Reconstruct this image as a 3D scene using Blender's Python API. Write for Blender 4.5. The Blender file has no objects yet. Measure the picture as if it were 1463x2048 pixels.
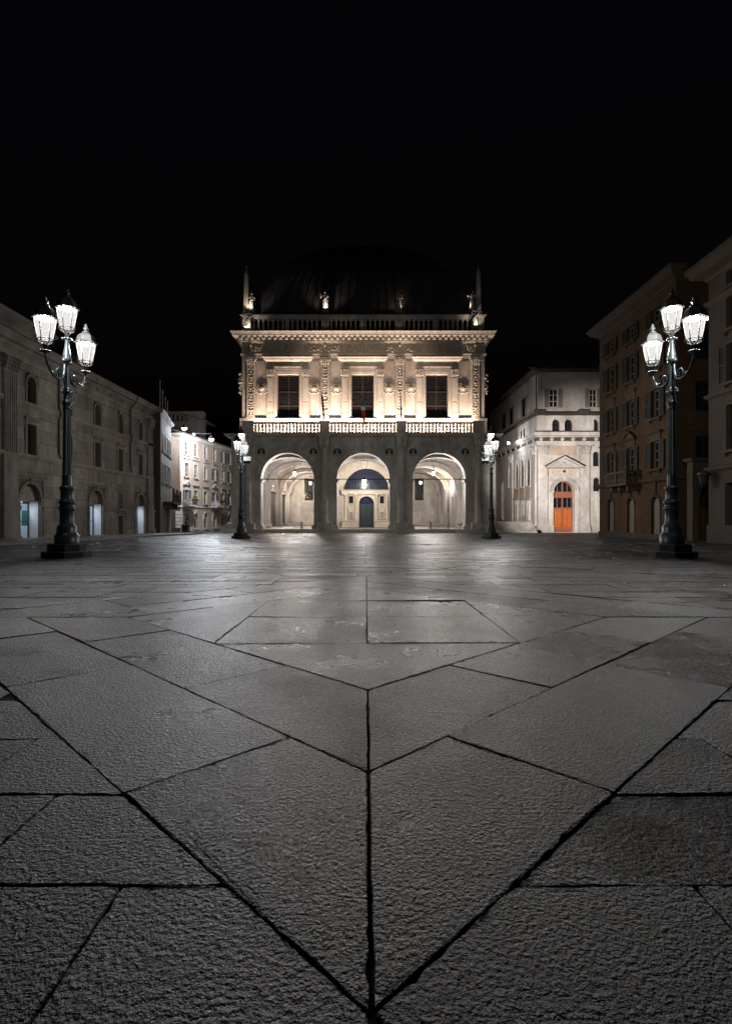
import bpy, bmesh, math, random
from mathutils import Vector, Matrix
R = math.radians
random.seed(7)
scene = bpy.context.scene
COL = scene.collection

# ------------------------------------------------------------------ camera, sky, exposure
F, CX, HZ, EYE = 1084.0, 731.0, 1033.0, 0.85      # focal length and horizon in photo pixels, eye height
SLOPE = 0.0157                                     # the square falls gently towards the palace
cam_d = bpy.data.cameras.new('camera'); cam = bpy.data.objects.new('camera', cam_d); COL.objects.link(cam)
cam_d.sensor_fit = 'VERTICAL'; cam_d.sensor_height = 36.0; cam_d.sensor_width = 36.0
cam_d.lens = 36.0 * F / 2048.0; cam_d.shift_y = (HZ - 1024.0) / 2048.0
cam_d.clip_start = 0.05; cam_d.clip_end = 2000
cam.location = (0, 0, EYE); cam.rotation_euler = (R(90), 0, 0)
scene.camera = cam
world = bpy.data.worlds.new('World'); scene.world = world; world.use_nodes = True
wn = world.node_tree; wn.nodes.clear()
sky = wn.nodes.new('ShaderNodeTexSky'); sky.sky_type = 'NISHITA'; sky.sun_disc = False
sky.sun_elevation = R(-4.0); sky.sun_rotation = R(200); sky.air_density = 1.0
bg = wn.nodes.new('ShaderNodeBackground'); bg.inputs[1].default_value = 0.09
wo = wn.nodes.new('ShaderNodeOutputWorld')
wn.links.new(sky.outputs[0], bg.inputs[0]); wn.links.new(bg.outputs[0], wo.inputs[0])
scene.view_settings.view_transform = 'Standard'; scene.view_settings.look = 'None'
scene.view_settings.exposure = 0.0; scene.view_settings.gamma = 1.0; scene.view_settings.use_curve_mapping = False
scene.render.engine = 'CYCLES'
scene.cycles.use_denoising = True; scene.cycles.denoising_prefilter = 'NONE'     # keeps the carving and the granite grain crisp
scene.cycles.max_bounces = 4; scene.cycles.diffuse_bounces = 2; scene.cycles.glossy_bounces = 2; scene.cycles.transparent_max_bounces = 12
scene.cycles.sample_clamp_indirect = 0.6; scene.cycles.blur_glossy = 1.0
scene.cycles.use_adaptive_sampling = True; scene.cycles.adaptive_threshold = 0.002; scene.cycles.sampling_pattern = 'BLUE_NOISE'
scene.cycles.caustics_reflective = False; scene.cycles.caustics_refractive = False

K_LAMP, K_FLOOD, K_HANG, K_STREET, K_STATUE, K_SHOP = 1500.0, 1350.0, 3400.0, 4200.0, 110.0, 60.0

def gz(Y): return -SLOPE * Y

# ------------------------------------------------------------------ materials
def mat(name, col, rough=0.75, var=0.18, nscale=3.0, bump=0.15, bscale=20.0, metallic=0.0, spec=0.4, stain=0.25, streak=0.0, detail=6.0):
    m = bpy.data.materials.new(name); m.use_nodes = True
    nt = m.node_tree; N = nt.nodes; L = nt.links
    p = N['Principled BSDF']
    p.inputs['Roughness'].default_value = rough; p.inputs['Metallic'].default_value = metallic
    p.inputs['Specular IOR Level'].default_value = spec
    g = N.new('ShaderNodeNewGeometry')
    n1 = N.new('ShaderNodeTexNoise'); n1.inputs['Scale'].default_value = nscale; n1.inputs['Detail'].default_value = detail
    L.new(g.outputs['Position'], n1.inputs['Vector'])
    r1 = N.new('ShaderNodeValToRGB')
    r1.color_ramp.elements[0].position = 0.3; r1.color_ramp.elements[1].position = 0.7
    c = col
    r1.color_ramp.elements[0].color = (c[0]*(1-var), c[1]*(1-var), c[2]*(1-var*1.1), 1)
    r1.color_ramp.elements[1].color = (min(1, c[0]*(1+var)), min(1, c[1]*(1+var)), min(1, c[2]*(1+var)), 1)
    L.new(n1.outputs['Fac'], r1.inputs['Fac'])
    out = r1.outputs['Color']
    if stain > 0:
        mp = N.new('ShaderNodeMapping'); mp.inputs['Scale'].default_value = (1, 1, 0.35)
        L.new(g.outputs['Position'], mp.inputs['Vector'])
        n2 = N.new('ShaderNodeTexNoise'); n2.inputs['Scale'].default_value = 0.7; n2.inputs['Detail'].default_value = 8; n2.inputs['Roughness'].default_value = 0.65
        L.new(mp.outputs['Vector'], n2.inputs['Vector'])
        r2 = N.new('ShaderNodeValToRGB'); r2.color_ramp.elements[0].position = 0.35; r2.color_ramp.elements[1].position = 0.62
        k = 1 - stain
        r2.color_ramp.elements[0].color = (k, k*0.97, k*0.92, 1); r2.color_ramp.elements[1].color = (1, 1, 1, 1)
        L.new(n2.outputs['Fac'], r2.inputs['Fac'])
        mx = N.new('ShaderNodeMix'); mx.data_type = 'RGBA'; mx.blend_type = 'MULTIPLY'; mx.inputs['Factor'].default_value = 1.0
        L.new(out, mx.inputs['A']); L.new(r2.outputs['Color'], mx.inputs['B']); out = mx.outputs['Result']
    oi = N.new('ShaderNodeObjectInfo')
    if streak > 0:
        mr = N.new('ShaderNodeMapRange'); mr.inputs['To Min'].default_value = 1 - streak; mr.inputs['To Max'].default_value = 1 + streak
        L.new(oi.outputs['Random'], mr.inputs['Value'])
        mx2 = N.new('ShaderNodeMix'); mx2.data_type = 'RGBA'; mx2.blend_type = 'MULTIPLY'; mx2.inputs['Factor'].default_value = 1.0
        L.new(out, mx2.inputs['A']); L.new(mr.outputs['Result'], mx2.inputs['B']); out = mx2.outputs['Result']
    L.new(out, p.inputs['Base Color'])
    if bump > 0:
        n3 = N.new('ShaderNodeTexNoise'); n3.inputs['Scale'].default_value = bscale; n3.inputs['Detail'].default_value = 5
        L.new(g.outputs['Position'], n3.inputs['Vector'])
        b = N.new('ShaderNodeBump'); b.inputs['Strength'].default_value = bump; b.inputs['Distance'].default_value = 0.03
        L.new(n3.outputs['Fac'], b.inputs['Height']); L.new(b.outputs['Normal'], p.inputs['Normal'])
    return m

def granite(name, bump, rough_add, hf=1.0, grain=95):
    alb = 0.92
    m = bpy.data.materials.new(name); m.use_nodes = True
    nt = m.node_tree; N = nt.nodes; L = nt.links; p = N['Principled BSDF']
    g = N.new('ShaderNodeNewGeometry'); oi = N.new('ShaderNodeObjectInfo')
    rnd = N.new('ShaderNodeMath'); rnd.operation = 'FRACT'; ad = N.new('ShaderNodeMath'); ad.operation = 'ADD'
    L.new(oi.outputs['Random'], ad.inputs[0]); L.new(g.outputs['Random Per Island'], ad.inputs[1]); L.new(ad.outputs[0], rnd.inputs[0])
    rv = rnd.outputs[0]                                    # one number per slab: its tone, its tooling, its own piece of stone
    sc_ = N.new('ShaderNodeVectorMath'); sc_.operation = 'MULTIPLY_ADD'
    cb = N.new('ShaderNodeCombineXYZ')
    for q in range(3): L.new(rv, cb.inputs[q])
    L.new(cb.outputs[0], sc_.inputs[0]); sc_.inputs[1].default_value = (31.0, 17.0, 9.0); L.new(g.outputs['Position'], sc_.inputs[2])
    pos = sc_.outputs[0]
    def noise(scale, detail, rough=0.6):
        n = N.new('ShaderNodeTexNoise'); n.inputs['Scale'].default_value = scale; n.inputs['Detail'].default_value = detail; n.inputs['Roughness'].default_value = rough
        L.new(pos, n.inputs['Vector']); return n.outputs['Fac']
    def rng_(v, a, b, c, d):
        r = N.new('ShaderNodeMapRange'); r.inputs['From Min'].default_value = a; r.inputs['From Max'].default_value = b
        r.inputs['To Min'].default_value = c; r.inputs['To Max'].default_value = d; L.new(v, r.inputs['Value']); return r.outputs[0]
    def op(o, a, b):
        q = N.new('ShaderNodeMath'); q.operation = o
        for k, v in enumerate((a, b)):
            if isinstance(v, (int, float)): q.inputs[k].default_value = v
            else: L.new(v, q.inputs[k])
        return q.outputs[0]
    # relief of a bush-hammered, foot-worn slab: pits of 1 to 3 cm with finer grain on top
    n1, n2, n3 = noise(74, 3, 0.55), noise(130, 3, 0.6), noise(230, 2, 0.5)
    h = op('ADD', op('ADD', op('MULTIPLY', n1, 1.0), op('MULTIPLY', n2, 0.45*hf)), op('MULTIPLY', n3, 0.08*hf))
    b = N.new('ShaderNodeBump'); b.inputs['Strength'].default_value = 1.0; b.inputs['Distance'].default_value = bump
    L.new(op('MULTIPLY', h, rng_(op('FRACT', op('MULTIPLY', rv, 7.3), 0.0), 0, 1, 0.55, 1.2)), b.inputs['Height']); L.new(b.outputs['Normal'], p.inputs['Normal'])
    # mineral speckle, slab to slab tone, worn and soiled patches
    sp = noise(grain, 4, 0.75)
    r = N.new('ShaderNodeValToRGB'); e = r.color_ramp.elements
    e[0].position = 0.45; e[0].color = (0.006*alb, 0.006*alb, 0.0062*alb, 1); e[1].position = 0.60; e[1].color = (0.160*alb, 0.163*alb, 0.165*alb, 1)
    L.new(sp, r.inputs['Fac'])
    pit = rng_(h, 0.5*(1+.53*hf)-.13, 0.5*(1+.53*hf)+.14, 0.35, 1.15)                 # darker in the pits, paler on the crests
    big = noise(1.9, 7, 0.68); tone = rng_(rv, 0, 1, 0.48, 1.15)
    k = op('MULTIPLY', op('MULTIPLY', pit, tone), rng_(big, 0.3, 0.7, 0.62, 1.22))
    mx = N.new('ShaderNodeMix'); mx.data_type = 'RGBA'; mx.blend_type = 'MULTIPLY'; mx.inputs['Factor'].default_value = 1
    L.new(r.outputs['Color'], mx.inputs['A']); L.new(k, mx.inputs['B'])
    # pale crystal flecks: the stone's sparkle put into its colour
    vo = N.new('ShaderNodeTexVoronoi'); vo.inputs['Scale'].default_value = grain*1.5; L.new(pos, vo.inputs['Vector'])
    sx_ = N.new('ShaderNodeSeparateColor'); L.new(vo.outputs['Color'], sx_.inputs[0])
    fk = op('MULTIPLY', rng_(sx_.outputs[0], 0.86, 0.90, 0.0, 1.0), rng_(vo.outputs['Distance'], 0.25, 0.45, 1.0, 0.0))
    cl = N.new('ShaderNodeClamp'); L.new(fk, cl.inputs[0])
    m2 = N.new('ShaderNodeMix'); m2.data_type = 'RGBA'; L.new(cl.outputs[0], m2.inputs['Factor'])
    L.new(mx.outputs['Result'], m2.inputs['A']); m2.inputs['B'].default_value = (0.30, 0.31, 0.32, 1)
    L.new(m2.outputs['Result'], p.inputs['Base Color'])
    ro = op('ADD', rng_(big, 0.35, 0.65, 0.22+rough_add, 0.38+rough_add), rng_(rv, 0, 1, 0.08, -0.05))
    L.new(ro, p.inputs['Roughness']); p.inputs['Specular IOR Level'].default_value = 0.45
    return m

def emit_mat(name, col, strength):
    m = bpy.data.materials.new(name); m.use_nodes = True
    N = m.node_tree.nodes; L = m.node_tree.links
    p = N['Principled BSDF']; p.inputs['Base Color'].default_value = (*col, 1)
    p.inputs['Emission Color'].default_value = (*col, 1); p.inputs['Emission Strength'].default_value = strength
    m.cycles.emission_sampling = 'NONE'; return m

def lantern_glass(name, col, strength, clear=0.55):
    m = bpy.data.materials.new(name); m.use_nodes = True
    N = m.node_tree.nodes; L = m.node_tree.links
    N.remove(N['Principled BSDF']); out = N['Material Output']
    tr = N.new('ShaderNodeBsdfTransparent'); em = N.new('ShaderNodeEmission'); em.inputs[0].default_value = (*col, 1)
    g = N.new('ShaderNodeTexCoord'); n = N.new('ShaderNodeTexVoronoi'); n.inputs['Scale'].default_value = 38
    L.new(g.outputs['Object'], n.inputs['Vector'])
    mr = N.new('ShaderNodeMapRange'); mr.inputs['From Max'].default_value = 0.7; mr.inputs['To Min'].default_value = strength*1.12; mr.inputs['To Max'].default_value = strength*0.75
    L.new(n.outputs['Distance'], mr.inputs['Value']); L.new(mr.outputs[0], em.inputs[1])
    mx = N.new('ShaderNodeMixShader'); mx.inputs[0].default_value = 1 - clear
    L.new(tr.outputs[0], mx.inputs[1]); L.new(em.outputs[0], mx.inputs[2]); L.new(mx.outputs[0], out.inputs[0])
    m.cycles.emission_sampling = 'NONE'; return m

def clear_glass(name, tint=(0.85, 0.95, 1.0)):
    m = bpy.data.materials.new(name); m.use_nodes = True
    N = m.node_tree.nodes; L = m.node_tree.links
    N.remove(N['Principled BSDF']); out = N['Material Output']
    tr = N.new('ShaderNodeBsdfTransparent'); tr.inputs[0].default_value = (*tint, 1)
    gl = N.new('ShaderNodeBsdfGlossy'); gl.inputs['Roughness'].default_value = 0.05
    mx = N.new('ShaderNodeMixShader'); mx.inputs[0].default_value = 0.1
    L.new(tr.outputs[0], mx.inputs[1]); L.new(gl.outputs[0], mx.inputs[2]); L.new(mx.outputs[0], out.inputs[0])
    return m

M = {}
M['granite'] = granite('hammered_granite', 0.036, 0.02); M['granite_mid'] = granite('worn_granite', 0.034, 0.06, 0.5, 70); M['granite_far'] = granite('trodden_granite', 0.010, 0.06, 0.0, 40)
M['dirt'] = mat('joint_dirt', (0.026, 0.024, 0.021), 0.95, 0.5, 30, 0.6, 90, stain=0)
M['stone_up'] = mat('palace_marble', (0.56, 0.50, 0.44), 0.62, 0.12, 2.2, 0.15, 14, stain=0.28)
M['stone_low'] = mat('palace_stone', (0.60, 0.555, 0.51), 0.72, 0.16, 1.6, 0.2, 12, stain=0.42)
M['relief'] = mat('carved_marble', (0.50, 0.44, 0.37), 0.66, 0.2, 8, 0.25, 40, stain=0.2)
M['vault'] = mat('vault_plaster', (0.60, 0.545, 0.50), 0.85, 0.12, 1.2, 0.2, 8, stain=0.38)
M['portal'] = mat('portal_marble', (0.62, 0.53, 0.42), 0.6, 0.18, 5, 0.2, 30, stain=0.2)
M['lead'] = mat('lead_sheet', (0.075, 0.068, 0.072), 0.48, 0.35, 1.4, 0.12, 5, metallic=0.0, spec=0.5, stain=0.3)
M['statue'] = mat('statue_marble', (0.55, 0.50, 0.45), 0.62, 0.25, 6, 0.25, 25, stain=0.3)
M['gold'] = mat('gilt_metal', (0.75, 0.45, 0.15), 0.35, 0.1, 8, 0.0, metallic=1.0, stain=0)
M['wood'] = mat('brown_wood', (0.026, 0.016, 0.012), 0.55, 0.25, 14, 0.1, 40, stain=0.1)
M['lattice'] = mat('dark_lattice', (0.012, 0.009, 0.008), 0.6, 0.25, 14, 0.1, 40, stain=0)
M['pane'] = mat('dark_pane', (0.012, 0.014, 0.018), 0.12, 0.3, 2, 0.02, 3, spec=0.5, stain=0)
M['glow_tint_pane'] = mat('blue_glow_tint_pane', (0.018, 0.026, 0.055), 0.15, 0.3, 2, 0.02, 3, spec=0.5, stain=0)  # blue of the lamp flare put into the pane colour
M['iron'] = mat('black_iron', (0.018, 0.018, 0.019), 0.5, 0.3, 20, 0.1, 60, spec=0.5, stain=0)
M['lamp_paint'] = mat('lamp_paint', (0.040, 0.058, 0.066), 0.34, 0.25, 9, 0.10, 55, spec=0.5, stain=0.2)
M['lamp_stone'] = mat('lamp_plinth_stone', (0.055, 0.05, 0.047), 0.8, 0.25, 10, 0.35, 40, stain=0.2)
M['lamp_roof'] = mat('lamp_cap_paint', (0.060, 0.064, 0.064), 0.5, 0.15, 9, 0.05, 40, stain=0.15)
M['box_metal'] = mat('floodlight_housing', (0.13, 0.13, 0.128), 0.45, 0.1, 9, 0.03, 40, stain=0.1)
M['left_stone'] = mat('left_wing_stone', (0.20, 0.178, 0.158), 0.78, 0.16, 2.4, 0.3, 16, stain=0.5, streak=0.26)
M['left_mortar'] = mat('left_wing_mortar', (0.10, 0.086, 0.072), 0.9, 0.2, 6, 0.3, 30, stain=0.3)
M['white_wall'] = mat('shop_plaster', (0.72, 0.73, 0.76), 0.7, 0.06, 2, 0.05, 10, stain=0.08)
M['pink'] = mat('rose_plaster', (0.47, 0.365, 0.30), 0.85, 0.10, 1.6, 0.15, 10, stain=0.25)
M['trim'] = mat('grey_stone_trim', (0.46, 0.43, 0.39), 0.75, 0.14, 4, 0.15, 20, stain=0.25)
M['shutter'] = mat('blue_grey_shutter', (0.060, 0.078, 0.090), 0.6, 0.15, 8, 0.08, 30, stain=0.1)
M['white_stone'] = mat('white_church_stone', (0.60, 0.56, 0.52), 0.7, 0.12, 2.5, 0.2, 14, stain=0.38)
M['white_plaster'] = mat('white_upper_plaster', (0.42, 0.39, 0.37), 0.85, 0.10, 1.5, 0.12, 8, stain=0.22)
M['shutter_g'] = mat('taupe_shutter', (0.20, 0.18, 0.16), 0.65, 0.15, 8, 0.08, 30, stain=0.1)
M['tile'] = mat('roof_tile', (0.060, 0.050, 0.044), 0.85, 0.35, 5, 0.4, 12, stain=0.2)
M['door_wood'] = mat('red_door_wood', (0.30, 0.105, 0.065), 0.5, 0.2, 12, 0.1, 40, stain=0.1)
M['door_orange'] = mat('orange_door_panel', (0.66, 0.165, 0.022), 0.45, 0.25, 16, 0.15, 40, stain=0.15)
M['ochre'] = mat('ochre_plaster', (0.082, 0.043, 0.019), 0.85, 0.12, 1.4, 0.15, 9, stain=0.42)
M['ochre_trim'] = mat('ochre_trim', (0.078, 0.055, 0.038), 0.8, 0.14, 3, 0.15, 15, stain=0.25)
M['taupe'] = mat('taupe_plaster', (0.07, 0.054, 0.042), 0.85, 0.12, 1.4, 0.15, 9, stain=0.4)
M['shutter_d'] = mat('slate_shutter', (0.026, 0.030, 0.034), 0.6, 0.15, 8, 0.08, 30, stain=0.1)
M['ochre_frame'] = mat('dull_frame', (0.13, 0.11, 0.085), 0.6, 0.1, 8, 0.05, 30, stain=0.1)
M['cream_frame'] = mat('cream_frame', (0.42, 0.38, 0.33), 0.6, 0.1, 8, 0.05, 30, stain=0.1)
M['plinth_dark'] = mat('dark_plinth', (0.06, 0.053, 0.047), 0.85, 0.2, 4, 0.25, 20, stain=0.25)
M['lantern_iron'] = mat('lantern_iron', (0.016, 0.016, 0.016), 0.75, 0.2, 20, 0.0, spec=0.1, stain=0)
M['kerb'] = mat('kerb_stone', (0.10, 0.096, 0.09), 0.6, 0.2, 5, 0.3, 30, stain=0.25)
M['pave'] = mat('footway_stone', (0.14, 0.137, 0.134), 0.5, 0.2, 5, 0.3, 30, stain=0.25)
M['red'] = mat('flag_red', (0.62, 0.05, 0.03), 0.8, 0.1, 5, 0.05, 20, stain=0)
M['green'] = mat('flag_green', (0.03, 0.15, 0.12), 0.8, 0.1, 5, 0.05, 20, stain=0)
M['white'] = mat('flag_white', (0.70, 0.68, 0.64), 0.8, 0.05, 5, 0.05, 20, stain=0)
M['blue'] = mat('flag_blue', (0.05, 0.09, 0.20), 0.8, 0.1, 5, 0.05, 20, stain=0)
M['brown_cloth'] = mat('flag_brown', (0.09, 0.045, 0.035), 0.8, 0.1, 5, 0.05, 20, stain=0)
M['teal'] = mat('teal_poster', (0.03, 0.17, 0.20), 0.5, 0.1, 5, 0.0, stain=0)
M['leaf'] = mat('balcony_leaf', (0.075, 0.085, 0.025), 0.7, 0.4, 15, 0.1, 30, stain=0)
M['flower'] = mat('balcony_flower', (0.55, 0.40, 0.08), 0.7, 0.3, 15, 0.1, 30, stain=0)
M['rubber'] = mat('tyre_rubber', (0.015, 0.015, 0.015), 0.8, 0.2, 20, 0.1, 60, stain=0)
M['chrome'] = mat('bike_chrome', (0.6, 0.6, 0.6), 0.25, 0.05, 20, 0.0, metallic=1.0, stain=0)
M['bike'] = mat('bike_paint', (0.03, 0.035, 0.04), 0.35, 0.1, 20, 0.0, stain=0)
M['lamp_glass'] = lantern_glass('frosted_lantern_glass', (1.0, 0.965, 0.92), 1.05, 0.25)
M['hang_glass'] = lantern_glass('hanging_lantern_glass', (0.90, 0.94, 1.0), 6.0, 0.4)
M['bulb'] = emit_mat('lamp_bulb', (1.0, 0.95, 0.88), 4.0)
M['led'] = emit_mat('lamp_led', (0.86, 0.92, 1.0), 6.0)
M['warm_led'] = emit_mat('warm_led', (1.0, 0.80, 0.58), 4.0)
M['shop_glow'] = emit_mat('shop_ceiling_light', (0.82, 0.90, 1.0), 3.0)
M['glass'] = clear_glass('clear_glass')
M['screen'] = mat('dark_screen', (0.085, 0.075, 0.085), 0.7, 0.15, 3, 0.1, 20, stain=0.15)

# ------------------------------------------------------------------ mesh builder
class MB:
    def __init__(s): s.v = []; s.f = []; s.sm = []; s.M = None
    def add(s, vs, fs, smooth=False):
        o = len(s.v)
        if s.M is not None: vs = [tuple(s.M @ Vector(p)) for p in vs]
        s.v += [tuple(p) for p in vs]
        for f in fs: s.f.append([i + o for i in f]); s.sm.append(smooth)
        return s
    def box(s, x0, x1, y0, y1, z0, z1):
        return s.add([(x0,y0,z0),(x1,y0,z0),(x1,y1,z0),(x0,y1,z0),(x0,y0,z1),(x1,y0,z1),(x1,y1,z1),(x0,y1,z1)],
                     [(0,3,2,1),(4,5,6,7),(0,1,5,4),(1,2,6,5),(2,3,7,6),(3,0,4,7)])
    def prism(s, pts, y0, y1):                       # polygon in x,z pushed through y
        n = len(pts)
        return s.add([(x,y0,z) for x,z in pts] + [(x,y1,z) for x,z in pts],
                     [list(range(n)), list(range(2*n-1, n-1, -1))] + [(i,(i+1)%n,(i+1)%n+n,i+n) for i in range(n)])
    def plan(s, pts, z0, z1):                        # polygon in x,y pushed through z
        n = len(pts)
        return s.add([(x,y,z0) for x,y in pts] + [(x,y,z1) for x,y in pts],
                     [list(range(n-1,-1,-1)), list(range(n, 2*n))] + [(i,(i+1)%n,(i+1)%n+n,i+n) for i in range(n)])
    def mold(s, x0, x1, y0, y1, prof):               # moulding that wraps a rectangular block: (out, z) pairs
        vs = []; fs = []
        for o, z in prof: vs += [(x0-o,y0-o,z),(x1+o,y0-o,z),(x1+o,y1+o,z),(x0-o,y1+o,z)]
        n = len(prof)
        for k in range(n-1):
            for i in range(4):
                j = (i+1) % 4; fs.append((4*k+i, 4*k+j, 4*k+4+j, 4*k+4+i))
        fs += [(3,2,1,0), (4*n-4,4*n-3,4*n-2,4*n-1)]
        return s.add(vs, fs)
    def lathe(s, prof, c=(0,0,0), n=16, flute=0, smooth=True, rot=0.0, sx=1, sy=1):
        vs = []; fs = []
        for r, z in prof:
            for i in range(n):
                a = 2*math.pi*i/n + rot
                rr = r * (1 - flute*(i % 2))
                vs.append((c[0]+rr*math.cos(a)*sx, c[1]+rr*math.sin(a)*sy, c[2]+z))
        m = len(prof)
        for k in range(m-1):
            for i in range(n):
                j = (i+1) % n; fs.append((k*n+i, k*n+j, (k+1)*n+j, (k+1)*n+i))
        s.add(vs, fs, smooth)
        s.add([vs[i] for i in range(n)], [list(range(n-1,-1,-1))]); s.add([vs[(m-1)*n+i] for i in range(n)], [list(range(n))])
        return s
    def tube(s, pts, r, n=8, smooth=True):
        pts = [Vector(p) for p in pts]; m = len(pts)
        rs = r if isinstance(r, (list, tuple)) else [r]*m
        vs = []; fs = []
        up = Vector((0,0,1)); t0 = (pts[1]-pts[0]).normalized()
        if abs(t0.dot(up)) > 0.95: up = Vector((1,0,0))
        u = t0.cross(up).normalized()
        for k in range(m):
            t = (pts[min(k+1,m-1)] - pts[max(k-1,0)]).normalized()
            u = (u - t*u.dot(t)); u = u.normalized() if u.length > 1e-6 else t.orthogonal().normalized()
            w = t.cross(u)
            for i in range(n):
                a = 2*math.pi*i/n; vs.append(tuple(pts[k] + (u*math.cos(a) + w*math.sin(a))*rs[k]))
        for k in range(m-1):
            for i in range(n):
                j = (i+1) % n; fs.append((k*n+i, k*n+j, (k+1)*n+j, (k+1)*n+i))
        s.add(vs, fs, smooth)
        s.add([vs[i] for i in range(n)], [list(range(n-1,-1,-1))]); s.add([vs[(m-1)*n+i] for i in range(n)], [list(range(n))])
        return s
    def blob(s, c, r, n=8, m=5, smooth=True):
        vs = [(c[0], c[1], c[2]-r[2])]; fs = []
        for k in range(1, m):
            a = math.pi*k/m - math.pi/2
            for i in range(n):
                b = 2*math.pi*i/n
                vs.append((c[0]+r[0]*math.cos(a)*math.cos(b), c[1]+r[1]*math.cos(a)*math.sin(b), c[2]+r[2]*math.sin(a)))
        vs.append((c[0], c[1], c[2]+r[2])); t = len(vs)-1
        for i in range(n):
            j = (i+1) % n; fs.append((0, 1+j, 1+i)); fs.append((t, t-n+i, t-n+j))
            for k in range(m-2): fs.append((1+k*n+i, 1+k*n+j, 1+(k+1)*n+j, 1+(k+1)*n+i))
        return s.add(vs, fs, smooth)
    def arch(s, cx, zs, ri, ro, y0, y1, a0=0, a1=180, n=24, sz=1.0):
        vs = []; fs = []
        full = abs(a1-a0) >= 360
        for k in range(n+1):
            a = R(a0 + (a1-a0)*k/n); c_, s_ = math.cos(a), math.sin(a)*sz
            vs += [(cx+ri*c_,y0,zs+ri*s_),(cx+ro*c_,y0,zs+ro*s_),(cx+ro*c_,y1,zs+ro*s_),(cx+ri*c_,y1,zs+ri*s_)]
        for k in range(n):
            for i in range(4):
                j = (i+1) % 4; fs.append((4*k+i, 4*k+j, 4*k+4+j, 4*k+4+i))
        if not full: fs += [(0,1,2,3), (4*n+3,4*n+2,4*n+1,4*n)]
        return s.add(vs, fs)
    def wall(s, x0, x1, z0, z1, y0, y1, ops, na=14):   # ops: (xa, xb, zb, zt, kind) kind 0 square, 1 round, 2 pointed
        xs = {x0, x1}
        for xa, xb, zb, zt, kd in ops:
            xs |= {xa, xb}
            if kd:
                for k in range(1, na): xs.add(xa + (xb-xa)*(0.5-0.5*math.cos(math.pi*k/na)))
        xs = sorted(x for x in xs if x0-1e-9 <= x <= x1+1e-9)
        def top(op, x):
            xa, xb, zb, zt, kd = op; h = (xb-xa)/2; c = (xa+xb)/2
            if kd == 0: return zt
            if kd == 1: return zt - h + math.sqrt(max(0, h*h-(x-c)**2))
            d = abs(x-c); r = 2*h; H = math.sqrt(3)*h*0.92
            return zt - H + 0.92*math.sqrt(max(0, r*r-(d+h)**2))
        for a, b in zip(xs[:-1], xs[1:]):
            if b-a < 1e-6: continue
            mid = (a+b)/2
            cov = sorted([o for o in ops if o[0]-1e-6 < mid < o[1]+1e-6], key=lambda o: o[2])
            la, lb = z0, z0
            for o in cov:
                if o[2] - la > 1e-4 or o[2] - lb > 1e-4:
                    s.prism([(a,la),(b,lb),(b,o[2]),(a,o[2])], y0, y1)
                la, lb = top(o, a), top(o, b)
            if z1 - min(la, lb) > 1e-4: s.prism([(a,la),(b,lb),(b,z1),(a,z1)], y0, y1)
        return s
    def mesh(s, name, material):
        me = bpy.data.meshes.new(name); me.from_pydata(s.v, [], s.f)
        me.polygons.foreach_set('use_smooth', s.sm); me.materials.append(material)
        bm = bmesh.new(); bm.from_mesh(me); bmesh.ops.recalc_face_normals(bm, faces=bm.faces); bm.to_mesh(me); bm.free()
        me.update(); return me
    def build(s, name, material, parent=None, loc=(0,0,0), rot=(0,0,0)):
        return put(name, s.mesh(name, material), parent, loc, rot)

def put(name, me, parent=None, loc=(0,0,0), rot=(0,0,0), scale=(1,1,1)):
    o = bpy.data.objects.new(name, me); COL.objects.link(o); o.parent = parent
    o.location = loc; o.rotation_euler = rot; o.scale = scale
    return o
def tag(o, label, cat, group=None):
    o['label'] = label; o['category'] = cat
    if group: o['group'] = group
    return o
def thing(name, label, cat, loc=(0,0,0), rz=0.0, group=None):
    o = bpy.data.objects.new(name, None); COL.objects.link(o); o.location = loc; o.rotation_euler = (0,0,rz)
    o.empty_display_size = 0.3
    return tag(o, label, cat, group)
def copy_tree(o, parent=None, loc=None, rz=None):
    c = o.copy(); COL.objects.link(c)
    if parent is not None: c.parent = parent
    if loc is not None: c.location = loc
    if rz is not None: c.rotation_euler = (0,0,rz)
    for ch in list(o.children): copy_tree(ch, c)
    return c
def light(name, kind, parent, loc, power, col, radius=0.08, rot=None, **kw):
    d = bpy.data.lights.new(name, kind); d.energy = power; d.color = col
    if kind in ('POINT', 'SPOT'): d.shadow_soft_size = radius
    for k, v in kw.items(): setattr(d, k, v)
    o = bpy.data.objects.new(name, d); COL.objects.link(o); o.parent = parent; o.location = loc
    if rot: o.rotation_euler = rot
    return o
def aim(frm, to):
    return (Vector(to)-Vector(frm)).to_track_quat('-Z', 'Y').to_euler()
CUBE = {}
def unit_cube(m):
    if m.name not in CUBE:
        CUBE[m.name] = MB().box(-.5,.5,-.5,.5,-.5,.5).mesh('stone_block', m)
    return CUBE[m.name]
# ------------------------------------------------------------------ the square: dirt bed, slabs, footway
ground = MB().add([(-400,-60,0),(400,-60,0),(400,700,0),(-400,700,0)], [(0,1,2,3)]).build('ground', M['dirt'], None, (0,0,-0.010), (-math.atan(SLOPE),0,0))
ground['kind'] = 'structure'

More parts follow.
